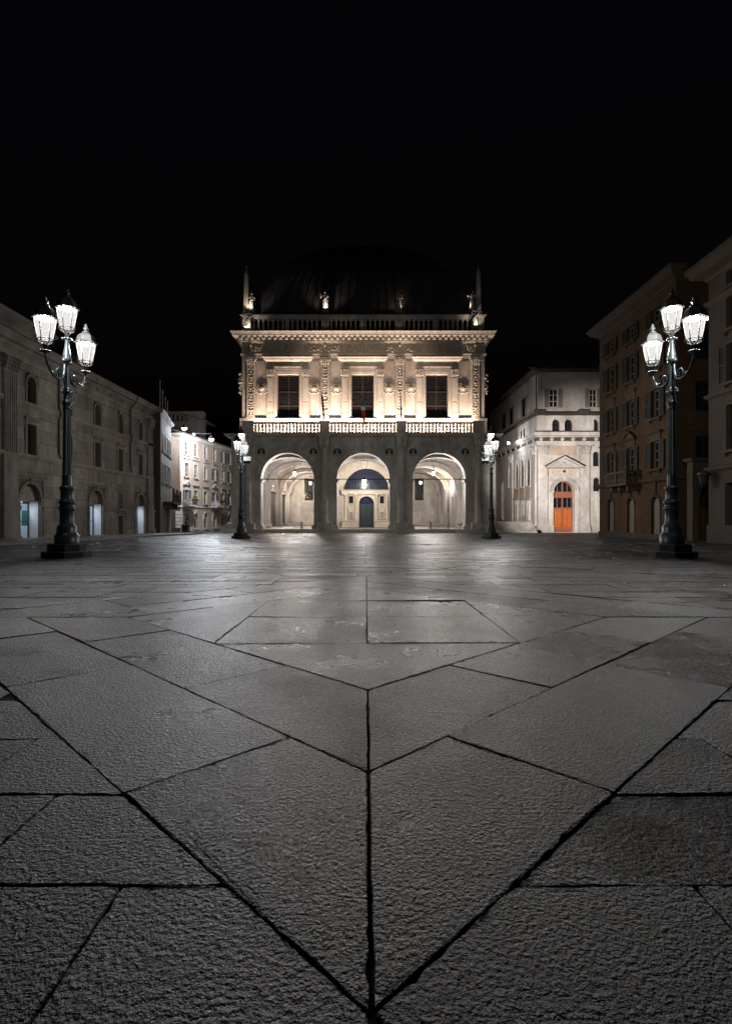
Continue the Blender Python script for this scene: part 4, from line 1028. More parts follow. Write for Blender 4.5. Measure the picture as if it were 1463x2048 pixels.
# small service door and the lit grille above it
MB().box(14.18, 15.02, .4, .46, .15, 1.72).build('service_door', M['iron'], left)
surround(left, 14.6, .15, 1.72, .84, 0, LS, .12, .05, sill=False); surround(left, 14.6, 2.25, 3.48, .84, 0, LS, .12, .05)
gr = MB()
for k in range(6): gr.box(14.18+.14*(k+.5)-.012, 14.18+.14*(k+.5)+.012, .2, .225, 2.25, 3.48)
for k in range(9): gr.box(14.18, 15.02, .205, .22, 2.25+.137*(k+.5)-.012, 2.25+.137*(k+.5)+.012)
go = gr.build('window_grille', M['iron'], left)
MB().box(14.2, 15.0, .42, .45, 2.26, 3.47).build('lit_pane', emit_mat('lit_frosted_pane', (0.85, .92, 1.0), 0.75), go)

# ------------------------------------------------------------------ dark block with flagpoles at the mouth of the left street
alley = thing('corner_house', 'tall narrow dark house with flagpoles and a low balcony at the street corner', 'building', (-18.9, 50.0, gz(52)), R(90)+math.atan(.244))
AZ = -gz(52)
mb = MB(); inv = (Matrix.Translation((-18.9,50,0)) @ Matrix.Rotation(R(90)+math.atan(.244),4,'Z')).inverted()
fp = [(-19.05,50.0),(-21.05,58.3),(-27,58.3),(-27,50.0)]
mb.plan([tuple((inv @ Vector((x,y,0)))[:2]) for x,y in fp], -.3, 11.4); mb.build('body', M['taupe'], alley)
aops = [(1.0,1.7,5.0,6.7,0),(3.1,3.8,5.0,6.7,0),(5.2,5.9,5.0,6.7,0),(7.2,7.8,5.0,6.7,0),(1.0,1.7,7.9,9.5,0),(3.1,3.8,7.9,9.5,0),(5.2,5.9,7.9,9.5,0),(7.2,7.8,7.9,9.5,0),(5.0,6.1,.0,2.4,0)]
MB().wall(0, 8.5, 0, 11.2, 0, .1, aops).build('wall', M['left_stone'], alley)
for o in aops[:-1]: surround(alley, (o[0]+o[1])/2, o[2], o[3], .7 if o[1]-o[0] > .65 else .6, 0, M['trim'], .12, .06); glazing(alley, (o[0]+o[1])/2, o[2], o[3], o[1]-o[0], 0, .05, .05, 2, 3)
MB().box(5.0, 6.1, .06, .09, 0, 2.4).build('door', M['iron'], alley)
MB().mold(0, 8.5, .0, .3, [(.05,11.2),(.2,11.35),(.3,11.5),(.3,11.6)]).build('cornice', M['left_stone'], alley)
bl = MB().box(1.5, 8.6, -1.0, 0, 2.9, 3.1).box(1.5, 8.6, -1.0, -.9, 3.85, 3.95)
for k in range(28): bl.box(1.55+.25*k, 1.62+.25*k, -.97, -.92, 3.1, 3.85)
for x in (1.6, 5, 8.5): bl.lathe([(.1,3.1),(.1,4.0),(.13,4.05),(.13,4.12),(.05,4.15),(.12,4.3),(.02,4.42)], (x,-.95,0), 8)
for x in (2.2, 5, 8.0): bl.prism([(x-.12,2.9),(x+.12,2.9),(x+.1,2.4),(x-.1,2.4)], -.7, 0)
bl.build('balcony', M['iron'], alley)
for k, (x, h) in enumerate(((.3,2.6),(2.2,2.2),(4.3,2.0),(6.2,1.9))): MB().lathe([(.04,11.5),(.03,11.5+h),(.07,11.55+h),(.02,11.7+h)], (x,.1,0), 6).build('flagpole', M['trim'], alley)

# ------------------------------------------------------------------ rose plaster block in the left street
RY0 = 66.0; RX0 = -22.6; ra_ = R(90)-math.atan(.147)
RZ_ = gz(68)-.1
rose = thing('rose_building', 'four-storey rose plaster house lit by street lamps beside the palace', 'building', (RX0, RY0, RZ_), ra_)
inv = (Matrix.Translation((RX0,RY0,0)) @ Matrix.Rotation(ra_,4,'Z')).inverted()
fp = [(RX0-.36,RY0+.02),(RX0+24*.1455-.36,RY0+24*.9894),(-36,RY0+24),(-36,RY0+.02)]
MB().plan([tuple((inv @ Vector((x,y,0)))[:2]) for x,y in fp], -.3, 11.9).build('body', M['pink'], rose)
def rt(px): r = (px-CX)/F; return (r*RY0-RX0)/(.147-r) * math.sqrt(1+.147**2)
cols = [rt(p) for p in (372.6, 390.7, 410, 428, 445, 458.5)] 
cols += [cols[-1]+2.9, cols[-1]+5.8]
rz = -RZ_
rows = [(1.35+rz, 9.6, .0)]
r1, r2, r3 = (8.55+rz, 10.25+rz), (5.85+rz, 7.5+rz), (2.55+rz, 4.2+rz); g0 = (-.75+rz, 1.35+rz)
ww = .95
ops = []
for c in cols: ops += [(c-ww/2,c+ww/2,*r1,0),(c-ww/2,c+ww/2,*r2,0),(c-ww/2,c+ww/2,*r3,0),(c-.62,c+.62,*g0,2)]
MB().wall(0, 24, 0, 11.7, 0, .35, ops, 10).build('wall', M['pink'], rose)
MB().mold(0, 24, .0, .4, [(.02,1.95+rz),(.1,2.0+rz),(.1,2.1+rz),(.02,2.15+rz)]).build('string_course', M['trim'], rose)
MB().mold(0, 24, .0, 6, [(.05,11.7),(.12,11.8),(.4,11.9),(.55,12.05),(.55,12.12)]).build('cornice', M['trim'], rose)
for k in range(40): MB().box(.3+.6*k, .5+.6*k, -.42, 0, 11.78, 11.9).build('eave_bracket', M['trim'], rose)
rfm = MB(); 
for k in range(44): rfm.tube([(.0+.55*k,-.62,12.16),(.0+.55*k,3.0,13.2)], .14, 6)
rfm.mold(0, 24, .0, 6, [(.6,12.12),(.62,12.16),(-2.9,13.2)]); ro = rfm.build('tiled_roof', M['tile'], rose)
MB().box(-.02, 24, -.1, 0, 0, .55).build('plinth', M['trim'], rose)
for k in range(5): MB().box(-1.25, -.02, -.06+.0, .3, .62+.42*k, .98+.42*k).build('quoin', M['trim'], rose)
for k in range(5): MB().box(-.01, .75, -.06, .0, .62+.42*k, .98+.42*k).build('quoin', M['trim'], rose)
for i, c in enumerate(cols):
    for (zb, zt), hd, sh in ((r1,0,i in (4,5)),(r2,1,i in (3,5)),(r3,2 if i in (0,3) else 1,i in (0,3,4,5))):
        surround(rose, c, zb, zt, ww, 0, M['trim'], .13, .07, True, hd)
        glazing(rose, c, zb, zt, ww, 0, .15, .05, 2, 3, M['cream_frame'])
        if sh: shutters(rose, c, zb, zt, ww, M['shutter'], .12)
    zb, zt = g0
    w = 1.24
    fr = MB()
    for s in (-1,1): fr.box(c+s*.62-.07, c+s*.62+.07, -.06, .1, zb, zt-1.0); fr.lathe([(.06,zb),(.06,zt-1.05),(.09,zt-1.0)], (c+s*.3,.1,0), 8)
    n = 12; pts = arc_pts(w+.2, zt-zb+.12, 2)[2:]
    fr.tube([(c+x, -.03, zb+z) for x, z in pts], .075, 6)
    fr.box(c-.62, c+.62, .05, .14, zt-1.1, zt-1.0).arch(c, zt-.62, .12, .2, .06, .13, 0, 360, 12)
    go = fr.build('pointed_window', M['trim'], rose)
    MB().prism([(c+x, zb+z) for x, z in arc_pts(w-.02, zt-zb-.02, 2)], .22, .24).build('pane', M['pane'], go)
    MB().box(c-.8, c+.8, -.22, 0, zb-.14, zb-.002).build('sill', M['trim'], rose)
for i in (0, 3):
    c = cols[i]; z = r3[0]
    b = MB().box(c-1.1, c+1.3, -.9, 0, z-.45, z-.28).prism([(c-.9,z-.45),(c+1.1,z-.45),(c+.8,z-.8),(c-.6,z-.8)], -.6, 0).box(c-1.1, c+1.3, -.9, -.8, z+.38, z+.46)
    for k in range(9): b.lathe([(.07,0),(.05,.1),(.09,.3),(.05,.5),(.07,.66)], (c-1.0+.27*k,-.85,z-.28), 6)
    for k in range(3):
        for s in (-1.05, 1.25): b.lathe([(.07,0),(.05,.1),(.09,.3),(.05,.5),(.07,.66)], (c+s,-.2-.25*k,z-.28), 6)
    b.build('balcony', M['trim'], rose)
    pl = thing('flower_box', 'yellow flowering plants on the %s balcony of the rose house' % ('nearer' if i == 0 else 'farther'), 'plant', (0,0,0), 0, 'flowers on the rose house balconies')
    mw = rose_m = Matrix.Translation((RX0,RY0,RZ_)) @ Matrix.Rotation(ra_,4,'Z')
    pl.location = mw @ Vector((c+.5,-.95,z+.30)); pl.rotation_euler = (0,0,ra_)
    MB().box(-.75,.75,-.12,.12,0,.18).build('box', M['tile'], pl)
    rg = random.Random(i+20)
    lf = MB(); fl = MB()
    for k in range(70):
        x, y, zz = rg.uniform(-.8,.8), rg.uniform(-.25,.2), rg.uniform(.12,.5); a = rg.uniform(0,6.28)
        (lf if k % 3 else fl).add([(x,y,zz),(x+.11*math.cos(a),y+.07,zz+.05),(x+.13*math.cos(a+1),y-.06,zz+.12)], [(0,1,2)])
    lf.build('leaves', M['leaf'], pl); fl.build('blossoms', M['flower'], pl)
pm = MB().box(-.35,.35,-.7,.0,0,.75).mold(-.35,.35,-.7,0,[(0,.75),(.05,.8),(.05,.86)])
for s in (-1,1): pm.box(s*.3-.03, s*.3+.03, -.72, -.7, .08, .7)
pb = pm.build('waste_bin', M['iron'], None, (RX0+.55, RY0-.6, gz(65)), (0,0,ra_)); tag(pb, 'dark square bin at the corner of the rose house', 'bin')
# attic house seen over its roof
at = thing('attic_house', 'small pale attic storey with a row of openings above the rose house roof', 'building', (-26.5, 78.0, 0.0), R(0))
MB().wall(-2.5, 3.2, 8, 16.0, 0, .3, [(-2.1+.62*k, -1.65+.62*k, 14.6, 15.6, 0) for k in range(5)]).box(-2.5,3.2,.8,1.0,8,16).build('wall', M['taupe'], at)
MB().prism([(-3.0,16.0),(3.8,14.4),(3.8,14.55),(-3.0,16.25)], -.5, 4).build('roof', M['tile'], at)

# ------------------------------------------------------------------ white stone house on the right with the orange door
WD = 60.0; WZ0 = gz(WD)
def WX(p): return (p-1073.0)*WD/F
def WZ(p): return EYE + (HZ-p)*WD/F - WZ0
WXO = (1073.0-CX)*WD/F
wh = thing('white_building', 'pale stone corner building with a pedimented portal and orange carved doors', 'building', (WXO, WD, WZ0))
WS, WP, SG = M['white_stone'], M['white_plaster'], M['shutter_g']
XE = 14.0; dc = WX(1124.3); dR = 1.15; dT = WZ(962.5)
ops = [(dc-dR, dc+dR, 0, dT, 1)] + [(WX(a), WX(b), WZ(862.5), WZ(838.7), 1) for a, b in ((1102.5,1118),(1127.5,1143.5),(1180.5,1196))] + [(WX(1184), WX(1197), WZ(933), WZ(903), 1), (WX(1184.5), WX(1198), WZ(983), WZ(955), 1)]
MB().wall(0, XE, 0, WZ(829), 0, .5, ops).build('wall', WS, wh)
tops = [(WX(1097.5), WX(1115), WZ(814.5), WZ(777), 0), (WX(1177.5), WX(1193), WZ(814.5), WZ(777), 0)]
MB().wall(.1, XE, WZ(829), WZ(742), .12, .6, tops).build('upper_wall', WP, wh)
SD = 24.0
sm = Matrix.Rotation(R(-90),4,'Z')                              # side face: local x runs back towards the street
def sidey(px): return (CX and 0) + (WXO*F/(px-CX)) - WD         # depth along the side face for a photo column
def SZ(px, py): return EYE + (HZ-py)*(WXO/(px-CX)) - WZ0
side = MB(); side.M = Matrix.Rotation(R(-90),4,'Z') @ Matrix.Translation((-SD,0,0))
def SXm(d): return SD - d
sops = []
for a, b, zt, zb in ((1029.6,1035,922.8,976.6),(1040.6,1046.5,918,974),(1052.5,1059,913,972)):
    sops.append((SXm(sidey(a)), SXm(sidey(b)), SZ((a+b)/2,zb), SZ((a+b)/2,zt), 2))
sops += [(SXm(sidey(1016.5)), SXm(sidey(1020)), SZ(1018,976), SZ(1018,928), 2), (SXm(sidey(1002.8)), SXm(sidey(1005.5)), SZ(1004,1037), SZ(1004,965), 2)]
for a, b in ((1028,1036),(1039.5,1047.5),(1051.5,1059.5)): sops.append((SXm(sidey(a)), SXm(sidey(b)), 0.02, SZ((a+b)/2,1000), 0))
for a, b in ((1038.5,1042.5),(1044.5,1048.5)): sops.append((SXm(sidey(a)), SXm(sidey(b)), WZ(862.5), WZ(840), 1))
side.wall(0, SD-.51, 0, WZ(829), 0, .5, [o if o[0] < o[1] else (o[1],o[0],o[2],o[3],o[4]) for o in sops]); side.build('side_wall', WS, wh)
us = MB(); us.M = Matrix.Rotation(R(-90),4,'Z') @ Matrix.Translation((-SD,0,0))
us.wall(0, SD-.65, WZ(829), WZ(742), .12, .6, []); us.build('upper_side_wall', WP, wh)
sroot = bpy.data.objects.new('side_windows', None); COL.objects.link(sroot); sroot.parent = wh; sroot.rotation_euler = (0,0,R(-90)); sroot.empty_display_size = .2
def sidepart(mb, name, m): return mb.build(name, m, wh, (0,0,0), (0,0,R(-90)))
for o in sops:
    xa, xb = sorted((o[0]-SD, o[1]-SD)); c = (xa+xb)/2; w = xb-xa
    if o[4]:
        p = MB().prism([(c+x, o[2]+z) for x, z in arc_pts(w-.02, o[3]-o[2]-.02, o[4])], .07, .11); sidepart(p, 'side_window', M['pane'])
        if o[4] == 2:
            t = MB().tube([(c+x, -.02, o[2]+z) for x, z in arc_pts(w+.22, o[3]-o[2]+.12, 2)[1:]+[(-(w+.22)/2,0)]], .08, 6).box(c-w/2-.2, c+w/2+.2, -.18, 0, o[2]-.16, o[2]-.002); sidepart(t, 'side_window_surround', WS)
    else:
        sidepart(MB().box(xa, xb, .12, .17, 0, o[3]), 'side_door', M['ochre_trim'])
        q = MB().lathe([(.26,.05),(.28,.2),(.2,.3),(.2,o[3]-.7),(.24,o[3]-.66)], (c+w/2+.02,-.12,0), 10); capital(q, c+w/2+.02, -.12, o[3]-.66, .62, .5); sidepart(q, 'side_column', WS)
        sidepart(MB().box(xa-.1, xb+.1, -.06, 0, o[3]+.25, o[3]+1.35).box(xa-.25, xb+.25, -.2, 0, o[3]+.02, o[3]+.2), 'side_panel', M['pink'])
for p in (1023, 1068.5, 991):
    c = -sidey(p); hw = .55
    q = MB().box(c-hw, c+hw, -.2, 0, .9, WZ(908)).box(c-hw-.1, c+hw+.1, -.3, 0, 0, .9); sidepart(q, 'side_pilaster', WS)
    q = MB().box(c-hw, c+hw, -.22, 0, WZ(908), WZ(892)).box(c-hw-.2, c+hw+.2, -.45, 0, WZ(892), WZ(890))
    for k in range(4):
        for r_ in range(3): q.blob((c-.45+.3*k, -.26-.06*r_, WZ(906)+.3*r_), (.15,.12,.18), 6, 4)
    sidepart(q, 'side_capital', WS)
for a, b, za, zb in ((1040,1050,840,799),(1016,1025,853,820),(1004,1008,862,832)):
    c = -(sidey(a)+sidey(b))/2; w = 1.1; z0, z1 = WZ(815), WZ(777)
    fo_ = MB().box(c-w/2, c+w/2, .05, .115, z0, z1); po_ = sidepart(fo_, 'side_upper_window', M['pane'])
    for s in (-1, 1): sidepart(MB().box(c+s*(w/2+.3)-.28, c+s*(w/2+.3)+.28, .04, .118, z0, z1), 'side_shutter', SG)
bpy.data.objects.remove(sroot)
# bands round the corner
MB().mold(.0, XE, .0, SD, [(.05,WZ(890)),(.05,WZ(886)),(.1,WZ(885.8)),(.1,WZ(882.5))]).build('architrave', WS, wh)
fz = MB().mold(.0, XE, .0, SD, [(.04,WZ(882.5)),(.04,WZ(874.5))]).build('frieze', M['ochre_trim'], wh)
for p in (1080.5,1101.5,1122.8,1144,1166.5,1190.5):
    MB().arch(WX(p), WZ(878.5), .14, .2, -.12, -.03, 0, 360, 14).blob((WX(p),-.06,WZ(878.5)),(.13,.08,.14),8,5).build('frieze_medallion', WS, fz)
for k in range(9):
    yy = 1.2+2.4*k; q = MB().arch(-yy, WZ(878.5), .14, .2, -.12, -.03, 0, 360, 14).blob((-yy,-.06,WZ(878.5)),(.13,.08,.14),8,5); q.build('frieze_medallion', WS, fz, (0,0,0), (0,0,R(-90)))
MB().mold(.0, XE, .0, SD, [(.08,WZ(874.5)),(.14,WZ(873)),(.36,WZ(871)),(.4,WZ(868)),(.5,WZ(866)),(.5,WZ(865))]).build('cornice', WS, wh)
MB().mold(.0, XE, .0, SD, [(.44,WZ(865)),(.1,WZ(861.5))]).build('ledge_roof', M['tile'], wh)
MB().mold(.0, XE, .0, SD, [(.05,WZ(831)),(.18,WZ(829.5)),(.3,WZ(828.5)),(.3,WZ(827)),(.0,WZ(822.5))]).build('attic_ledge', M['tile'], wh)
for p in (1077, 1164): MB().box(WX(p)-.55, WX(p)+.6, -.36, .12, WZ(829), WZ(820)).build('ledge_block', M['tile'], wh)
for p in (1076, 1157, 1175): MB().box(WX(p)-.2, WX(p)+.6, -.05, 0, WZ(861), WZ(831)).build('attic_strip', WS, wh)
for o in ops[1:]:
    c = (o[0]+o[1])/2; w = o[1]-o[0]
    surround(wh, c, o[2], o[3], w, 1, WS, .17, .06, sill=o[3] < 10)
    glazing(wh, c, o[2], o[3], w, 1, .25, .07, 2, 3, M['wood'])
for o in tops:
    c = (o[0]+o[1])/2; w = o[1]-o[0]
    fo_ = glazing(wh, c, o[2], o[3], w, 0, .2, .10, 2, 3, M['cream_frame'])
    shutters(wh, c, o[2], o[3], w, SG, .0, .118)
MB().mold(.0, XE, .1, SD, [(.0,WZ(744)),(.5,WZ(743.5)),(.62,WZ(742)),(.62,WZ(741))]).build('eaves', M['tile'], wh)
rf = MB().mold(.0, XE, .1, SD, [(.66,WZ(741)),(.7,WZ(740)),(-6.5,WZ(740)+2.2)]); rf.build('roof', M['tile'], wh)
for k in range(34): MB().tube([(-.5+.45*k,-.66,WZ(740)+.02),(-.5+.45*k,1.5,WZ(740)+.72)], .12, 6).build('roof_tile', M['tile'], wh)
MB().tube([(.12,-.45,WZ(742.5)),(-.1,-.3,WZ(748)),(-.12,-.02,WZ(753)),(-.1,.02,WZ(823))], .07, 8).build('downpipe', M['iron'], wh)
for p in (1082.5, 1166):
    c = WX(p); hw = .52
    po = MB().box(c-hw, c+hw, -.30, 0, .95, WZ(908)).box(c-hw-.1, c+hw+.1, -.44, 0, .0, .75).box(c-hw-.05, c+hw+.05, -.36, 0, .752, .95).build('pilaster', WS, wh)
    q = MB().box(c-hw, c+hw, -.28, 0, WZ(908), WZ(893)).box(c-hw-.06,c+hw+.06,-.36,0,WZ(902),WZ(901)).box(c-hw-.2, c+hw+.2, -.62, 0, WZ(892.5), WZ(890.2))
    for k in range(5):
        for r_ in range(3): q.blob((c-.46+.23*k, -.36-.07*r_, WZ(906.5)+.28*r_), (.09,.11,.12), 6, 4)
    q.build('capital', WS, po)
ip = MB().box(WX(1097), WX(1151), -.04, 0, WZ(910.5), WZ(891.5)).build('inscription_panel', M['pink'], wh)
# portal
ptl = MB().box(WX(1093.5), dc-dR-.3, -.32, 0, .0, WZ(985)).box(dc+dR+.3, WX(1155.5), -.32, 0, .0, WZ(985))
ptl.wall(WX(1093.5), WX(1155.5), WZ(985), WZ(947.5), -.32, 0, [(dc-dR-.02, dc+dR+.02, WZ(985)-.01, dT+.02, 1)])
ptl.build('portal', WS, wh)
for s in (-1, 1):
    MB().box(dc+s*(dR+.18)-.2, dc+s*(dR+.18)+.2, -.44, 0, .0, .85).box(dc+s*(dR+.18)-.15, dc+s*(dR+.18)+.15, -.38, 0, .852, WZ(986)).box(dc+s*(dR+.18)-.24, dc+s*(dR+.18)+.24, -.46, 0, WZ(986), WZ(982.5)).build('portal_jamb', WS, wh)
    q = MB().arch(dc+s*1.36, WZ(960), .22, .3, -.42, -.31, 0, 360, 18).blob((dc+s*1.36,-.34,WZ(960)),(.13,.08,.18),8,6).build('portal_roundel', WS, wh)
MB().arch(dc, dT-dR, dR-.01, dR+.12, -.44, -.05, 0, 180, 28).arch(dc, dT-dR, dR+.17, dR+.30, -.54, -.05, 0, 180, 28).arch(dc, dT-dR, dR+.34, dR+.42, -.62, -.05, 0, 180, 28).prism([(dc-.14,dT-.04),(dc+.14,dT-.04),(dc+.2,dT+.45),(dc-.2,dT+.45)], -.52, 0).build('portal_arch', WS, wh)
fzz = MB().box(WX(1094), WX(1155), -.36, 0, WZ(947.5), WZ(939)); relief(fzz, WX(1095), WX(1154), WZ(947), WZ(939.5), -.37, 70, .15, random.Random(9), .05); fzz.build('portal_frieze', M['portal'], wh)
MB().blob((dc,-.4,WZ(943)),(.17,.1,.17),10,6).build('frieze_boss', M['plinth_dark'], wh)
MB().box(WX(1093.5), WX(1155.5), -.40, 0, WZ(949.5), WZ(947.52)).build('portal_band', WS, wh)
MB().mold(WX(1094), WX(1155), -.34, 0, [(.02,WZ(939)),(.1,WZ(937.5)),(.3,WZ(935.8)),(.36,WZ(933.5))]).build('portal_cornice', WS, wh)
ax, az = WX(1124), WZ(913.5); lx_, rx_ = WX(1087), WX(1162); bz = WZ(933.4)
MB().prism([(lx_+.35,bz),(rx_-.35,bz),(ax,az-.25)], -.4, 0).build('tympanum', WS, wh)
MB().prism([(lx_,bz),(lx_+.42,bz),(ax,az-.22),(ax,az)], -.72, 0).prism([(rx_,bz),(ax,az),(ax,az-.22),(rx_-.42,bz)], -.72, 0).build('pediment', WS, wh)
MB().prism([(lx_-.06,bz+.02),(ax,az+.02),(ax,az+.1),(lx_-.06,bz+.1)], -.80, 0).prism([(rx_+.06,bz+.02),(rx_+.06,bz+.1),(ax,az+.1),(ax,az+.02)], -.80, 0).build('pediment_roof', M['tile'], wh)
MB().arch(dc, WZ(928.8), .24, .32, -.5, -.4, 0, 360, 18).blob((dc,-.45,WZ(928.5)),(.15,.1,.2),8,6).blob((dc-.6,-.42,WZ(931)),(.3,.06,.09),8,4).blob((dc+.6,-.42,WZ(931)),(.3,.06,.09),8,4).build('pediment_medallion', WS, wh)
# door leaf: lunette, carved band, glazed row, orange carved panels
d0 = .22
dz = [0.12, WZ(1016), WZ(994.5), WZ(984), dT]
DW, DO = M['door_wood'], M['door_orange']
df = MB().box(dc-dR, dc-dR+.1, d0, d0+.12, .05, dT-dR).box(dc+dR-.1, dc+dR, d0, d0+.12, .05, dT-dR).box(dc-.07, dc+.07, d0-.03, d0+.12, .05, dT-.1)
for z, t in ((dz[3]-.02,.12),(dz[2],.1),(dz[1],.12),(.06,.14)): df.box(dc-dR+.1, dc+dR-.1, d0-.01, d0+.11, z-t/2 if z > .1 else .05, z+t/2)
df.arch(dc, dT-dR, dR-.1, dR, d0, d0+.12, 0, 180, 20)
for s in (-1, 1): df.box(dc+s*.56-.03, dc+s*.56+.03, d0+.02, d0+.1, dz[1]+.06, dT-.22)
dfo = df.build('door_frame', DW, wh)
MB().prism([(dc+(dR-.05)*math.cos(math.pi*k/16), dT-dR+(dR-.05)*math.sin(math.pi*k/16)) for k in range(17)], d0+.06, d0+.08).build('pane', M['pane'], dfo)
for s in (-1, 1):
    for q in range(2):
        xa = dc + s*(.07 if q == 0 else .59); xb = dc + s*(.53 if q == 0 else dR-.1)
        MB().box(min(xa,xb), max(xa,xb), d0+.06, d0+.08, dz[1]+.06, dz[2]-.05).build('pane', M['pane'], dfo)
    xa, xb = sorted((dc+s*.07, dc+s*(dR-.1)))
    MB().box(xa, xb, d0+.03, d0+.09, dz[2]+.05, dz[3]-.08).box(xa+.05, xb-.05, d0, d0+.03, dz[2]+.1, dz[2]+.2).box(xa+.05, xb-.05, d0, d0+.03, dz[2]+.27, dz[2]+.37).build('carved_band', DW, dfo)
    lf = MB().box(xa, xb, d0+.05, d0+.1, .13, dz[1]-.06).build('door_leaf', DW, dfo)
    for q in range(2):
        x0_, x1_ = xa+.07+q*(xb-xa-.06)/2, xa+.0+(q+1)*(xb-xa-.06)/2
        cvd = MB(); z = .62
        while z < dz[1]-.22:
            cvd.box(x0_, x1_, d0-.005, d0+.05, z, z+.07); 
            if int(z*10) % 3 == 0: cvd.blob(((x0_+x1_)/2, d0, z+.11), (.1,.05,.06), 6, 4)
            z += .125
        cvd.box(x0_, x0_+.04, d0-.002, d0+.05, .4, dz[1]-.15).box(x1_-.04, x1_, d0-.002, d0+.05, .4, dz[1]-.15)
        cvd.build('carved_panel', DO, dfo)
MB().box(dc-dR-.3, dc+dR+.3, -.5, .2, 0, .05).build('threshold', WS, wh)
# blind window and low bands at the right
bx0, bx1 = WX(1185), WX(1200)
MB().box(bx0-.12, bx0, -.06, 0, WZ(1040), WZ(1000)).box(bx0, XE, -.06, 0, WZ(1040), WZ(1038.5)).box(bx0, XE, -.06, 0, WZ(1028), WZ(1026.8)).box(bx0+.05, bx0+.14, -.05, 0, WZ(1020), WZ(1001)).box(bx0+.42, bx0+.5, -.05, 0, WZ(1020), WZ(1001)).build('blind_window', WS, wh)
MB().arch((bx0+bx1)/2+.0, WZ(1002), .36, .46, -.07, 0, 0, 180, 14).build('blind_window_arch', WS, wh)
MB().box(WX(1177), XE, -.08, 0, WZ(990), WZ(988.4)).box(WX(1177), XE, -.06, 0, .0, .9).build('side_bay_band', WS, wh)

# ------------------------------------------------------------------ ochre apartment house on the right
OX, OYF, OYN = 17.3, 40.2, 30.3
OZ0 = gz(36)-.12
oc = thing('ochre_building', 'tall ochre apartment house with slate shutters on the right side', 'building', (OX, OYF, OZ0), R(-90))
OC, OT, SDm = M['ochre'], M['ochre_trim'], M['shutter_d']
oz = -OZ0
OL = OYF-OYN
ocol = [OYF-38.35, OYF-35.45, OYF-32.4]
orow = [(12.25+oz,13.3+oz),(9.65+oz,11.4+oz),(6.75+oz,8.45+oz),(3.7+oz,5.35+oz)]
ops = []
for c in ocol:
    for zb, zt in orow: ops.append((c-.5,c+.5,zb,zt,0))
    ops.append((c-.48,c+.48,-.2+oz,2.05+oz,1))
MB().wall(0, OL-.4, 0, 14.2+oz, 0, .4, ops).build('wall', OC, oc)
MB().wall(.0, 9, 0, 14.2+oz, 0, .4, [(1.1,2.2,3.7+oz,5.35+oz,0),(1.1,2.2,6.75+oz,8.45+oz,0),(1.1,2.2,9.65+oz,11.4+oz,0)]).build('end_wall', OC, oc, (OL,.0,0), (0,0,R(90)))
MB().box(.4, 9, 0, .3, 0, 14.2+oz).build('far_end_wall', OC, oc, (.3,.0,0), (0,0,R(90)))
MB().mold(0, OL, .0, 9, [(.05,14.0+oz),(.12,14.1+oz),(.5,14.3+oz),(.55,14.4+oz),(.7,14.6+oz),(.7,14.66+oz)]).build('cornice', OT, oc)
MB().mold(0, OL, .0, 9, [(.68,14.66+oz),(.74,14.7+oz),(-4.3,16.6+oz)]).build('roof', M['tile'], oc)
for z, t in ((3.0+oz,.22),(5.95+oz,.06),(9.0+oz,.06),(11.95+oz,.05)): MB().mold(0, OL, .0, 9, [(.03,z-t*.6),(.06 if t < .1 else .2,z),(.06 if t < .1 else .24,z+t*.6),(.02,z+t)]).build('string_course', OT, oc)
MB().mold(0, OL, .0, 9, [(.07,0),(.07,.42),(.03,.46)]).build('plinth', M['plinth_dark'], oc)
for x in (1.4+.0, 4.6, 7.8): MB().box(x-.4, x+.4, -.03, .01, 13.55+oz, 13.75+oz).build('attic_vent', M['plinth_dark'], oc)
for i, c in enumerate(ocol):
    for j, (zb, zt) in enumerate(orow):
        hd = 0 if j < 2 else (2 if (i == 1 and j == 3) else 1)
        surround(oc, c, zb, zt, 1.0, 0, OT, .1, .05, True, hd)
        glazing(oc, c, zb, zt, 1.0, 0, .18, .08, 2, 3, M['ochre_frame'])
        shutters(oc, c, zb, zt, 1.0, SDm, .1)
    zb, zt = -.2+oz, 2.05+oz
    surround(oc, c, zb, zt, .96, 1, OT, .07, .04, sill=False)
    MB().prism([(c+x, zb+z) for x, z in arc_pts(.94, zt-zb-.02, 1)], .15, .2).build('shop_shutter', M['shutter_g'], oc)
    MB().lathe([(.2,0),(.12,.06),(.1,.3),(.1,.6),(.16,.7),(.24,.78)], (c,-.06,zt+.1), 10, sy=.6).build('console', OT, oc)
for zb, zt in orow[1:]:
    for kk in (0,):
        hdp = bpy.data.objects.new('end_window', None); COL.objects.link(hdp); hdp.parent = oc; hdp.location = (OL,0,0); hdp.rotation_euler = (0,0,R(90))
        glazing(hdp, 1.65, zb, zt, 1.1, 0, .18, .08, 2, 3, M['iron'], name='window_sash')
MB().mold(.85, 2.5, -.1, 0, [(0,5.6+oz),(.1,5.7+oz),(.18,5.8+oz)]).build('end_hood', OT, oc, (OL,0,0), (0,0,R(90)))
c = ocol[1]; zf = 2.95+oz
b = MB().box(c-1.4, c+1.4, -1.0, -.02, zf-.12, zf+.02).box(c-1.4, c+1.4, -1.0, -.86, zf+.72, zf+.82).box(c-1.4, c-1.26, -.86, 0, zf+.72, zf+.82).box(c+1.26, c+1.4, -.86, 0, zf+.72, zf+.82)
for s in (-1.33, 0, 1.33): b.box(c+s-.08, c+s+.08, -1.01, -.85, zf+.02, zf+.72)
for k in range(3): b.prism([(c-1.1+1.1*k-.12,zf-.12),(c-1.1+1.1*k+.12,zf-.12),(c-1.1+1.1*k+.1,zf-.5),(c-1.1+1.1*k-.1,zf-.5)], -.8, 0)
bo = b.build('balcony', OT, oc)
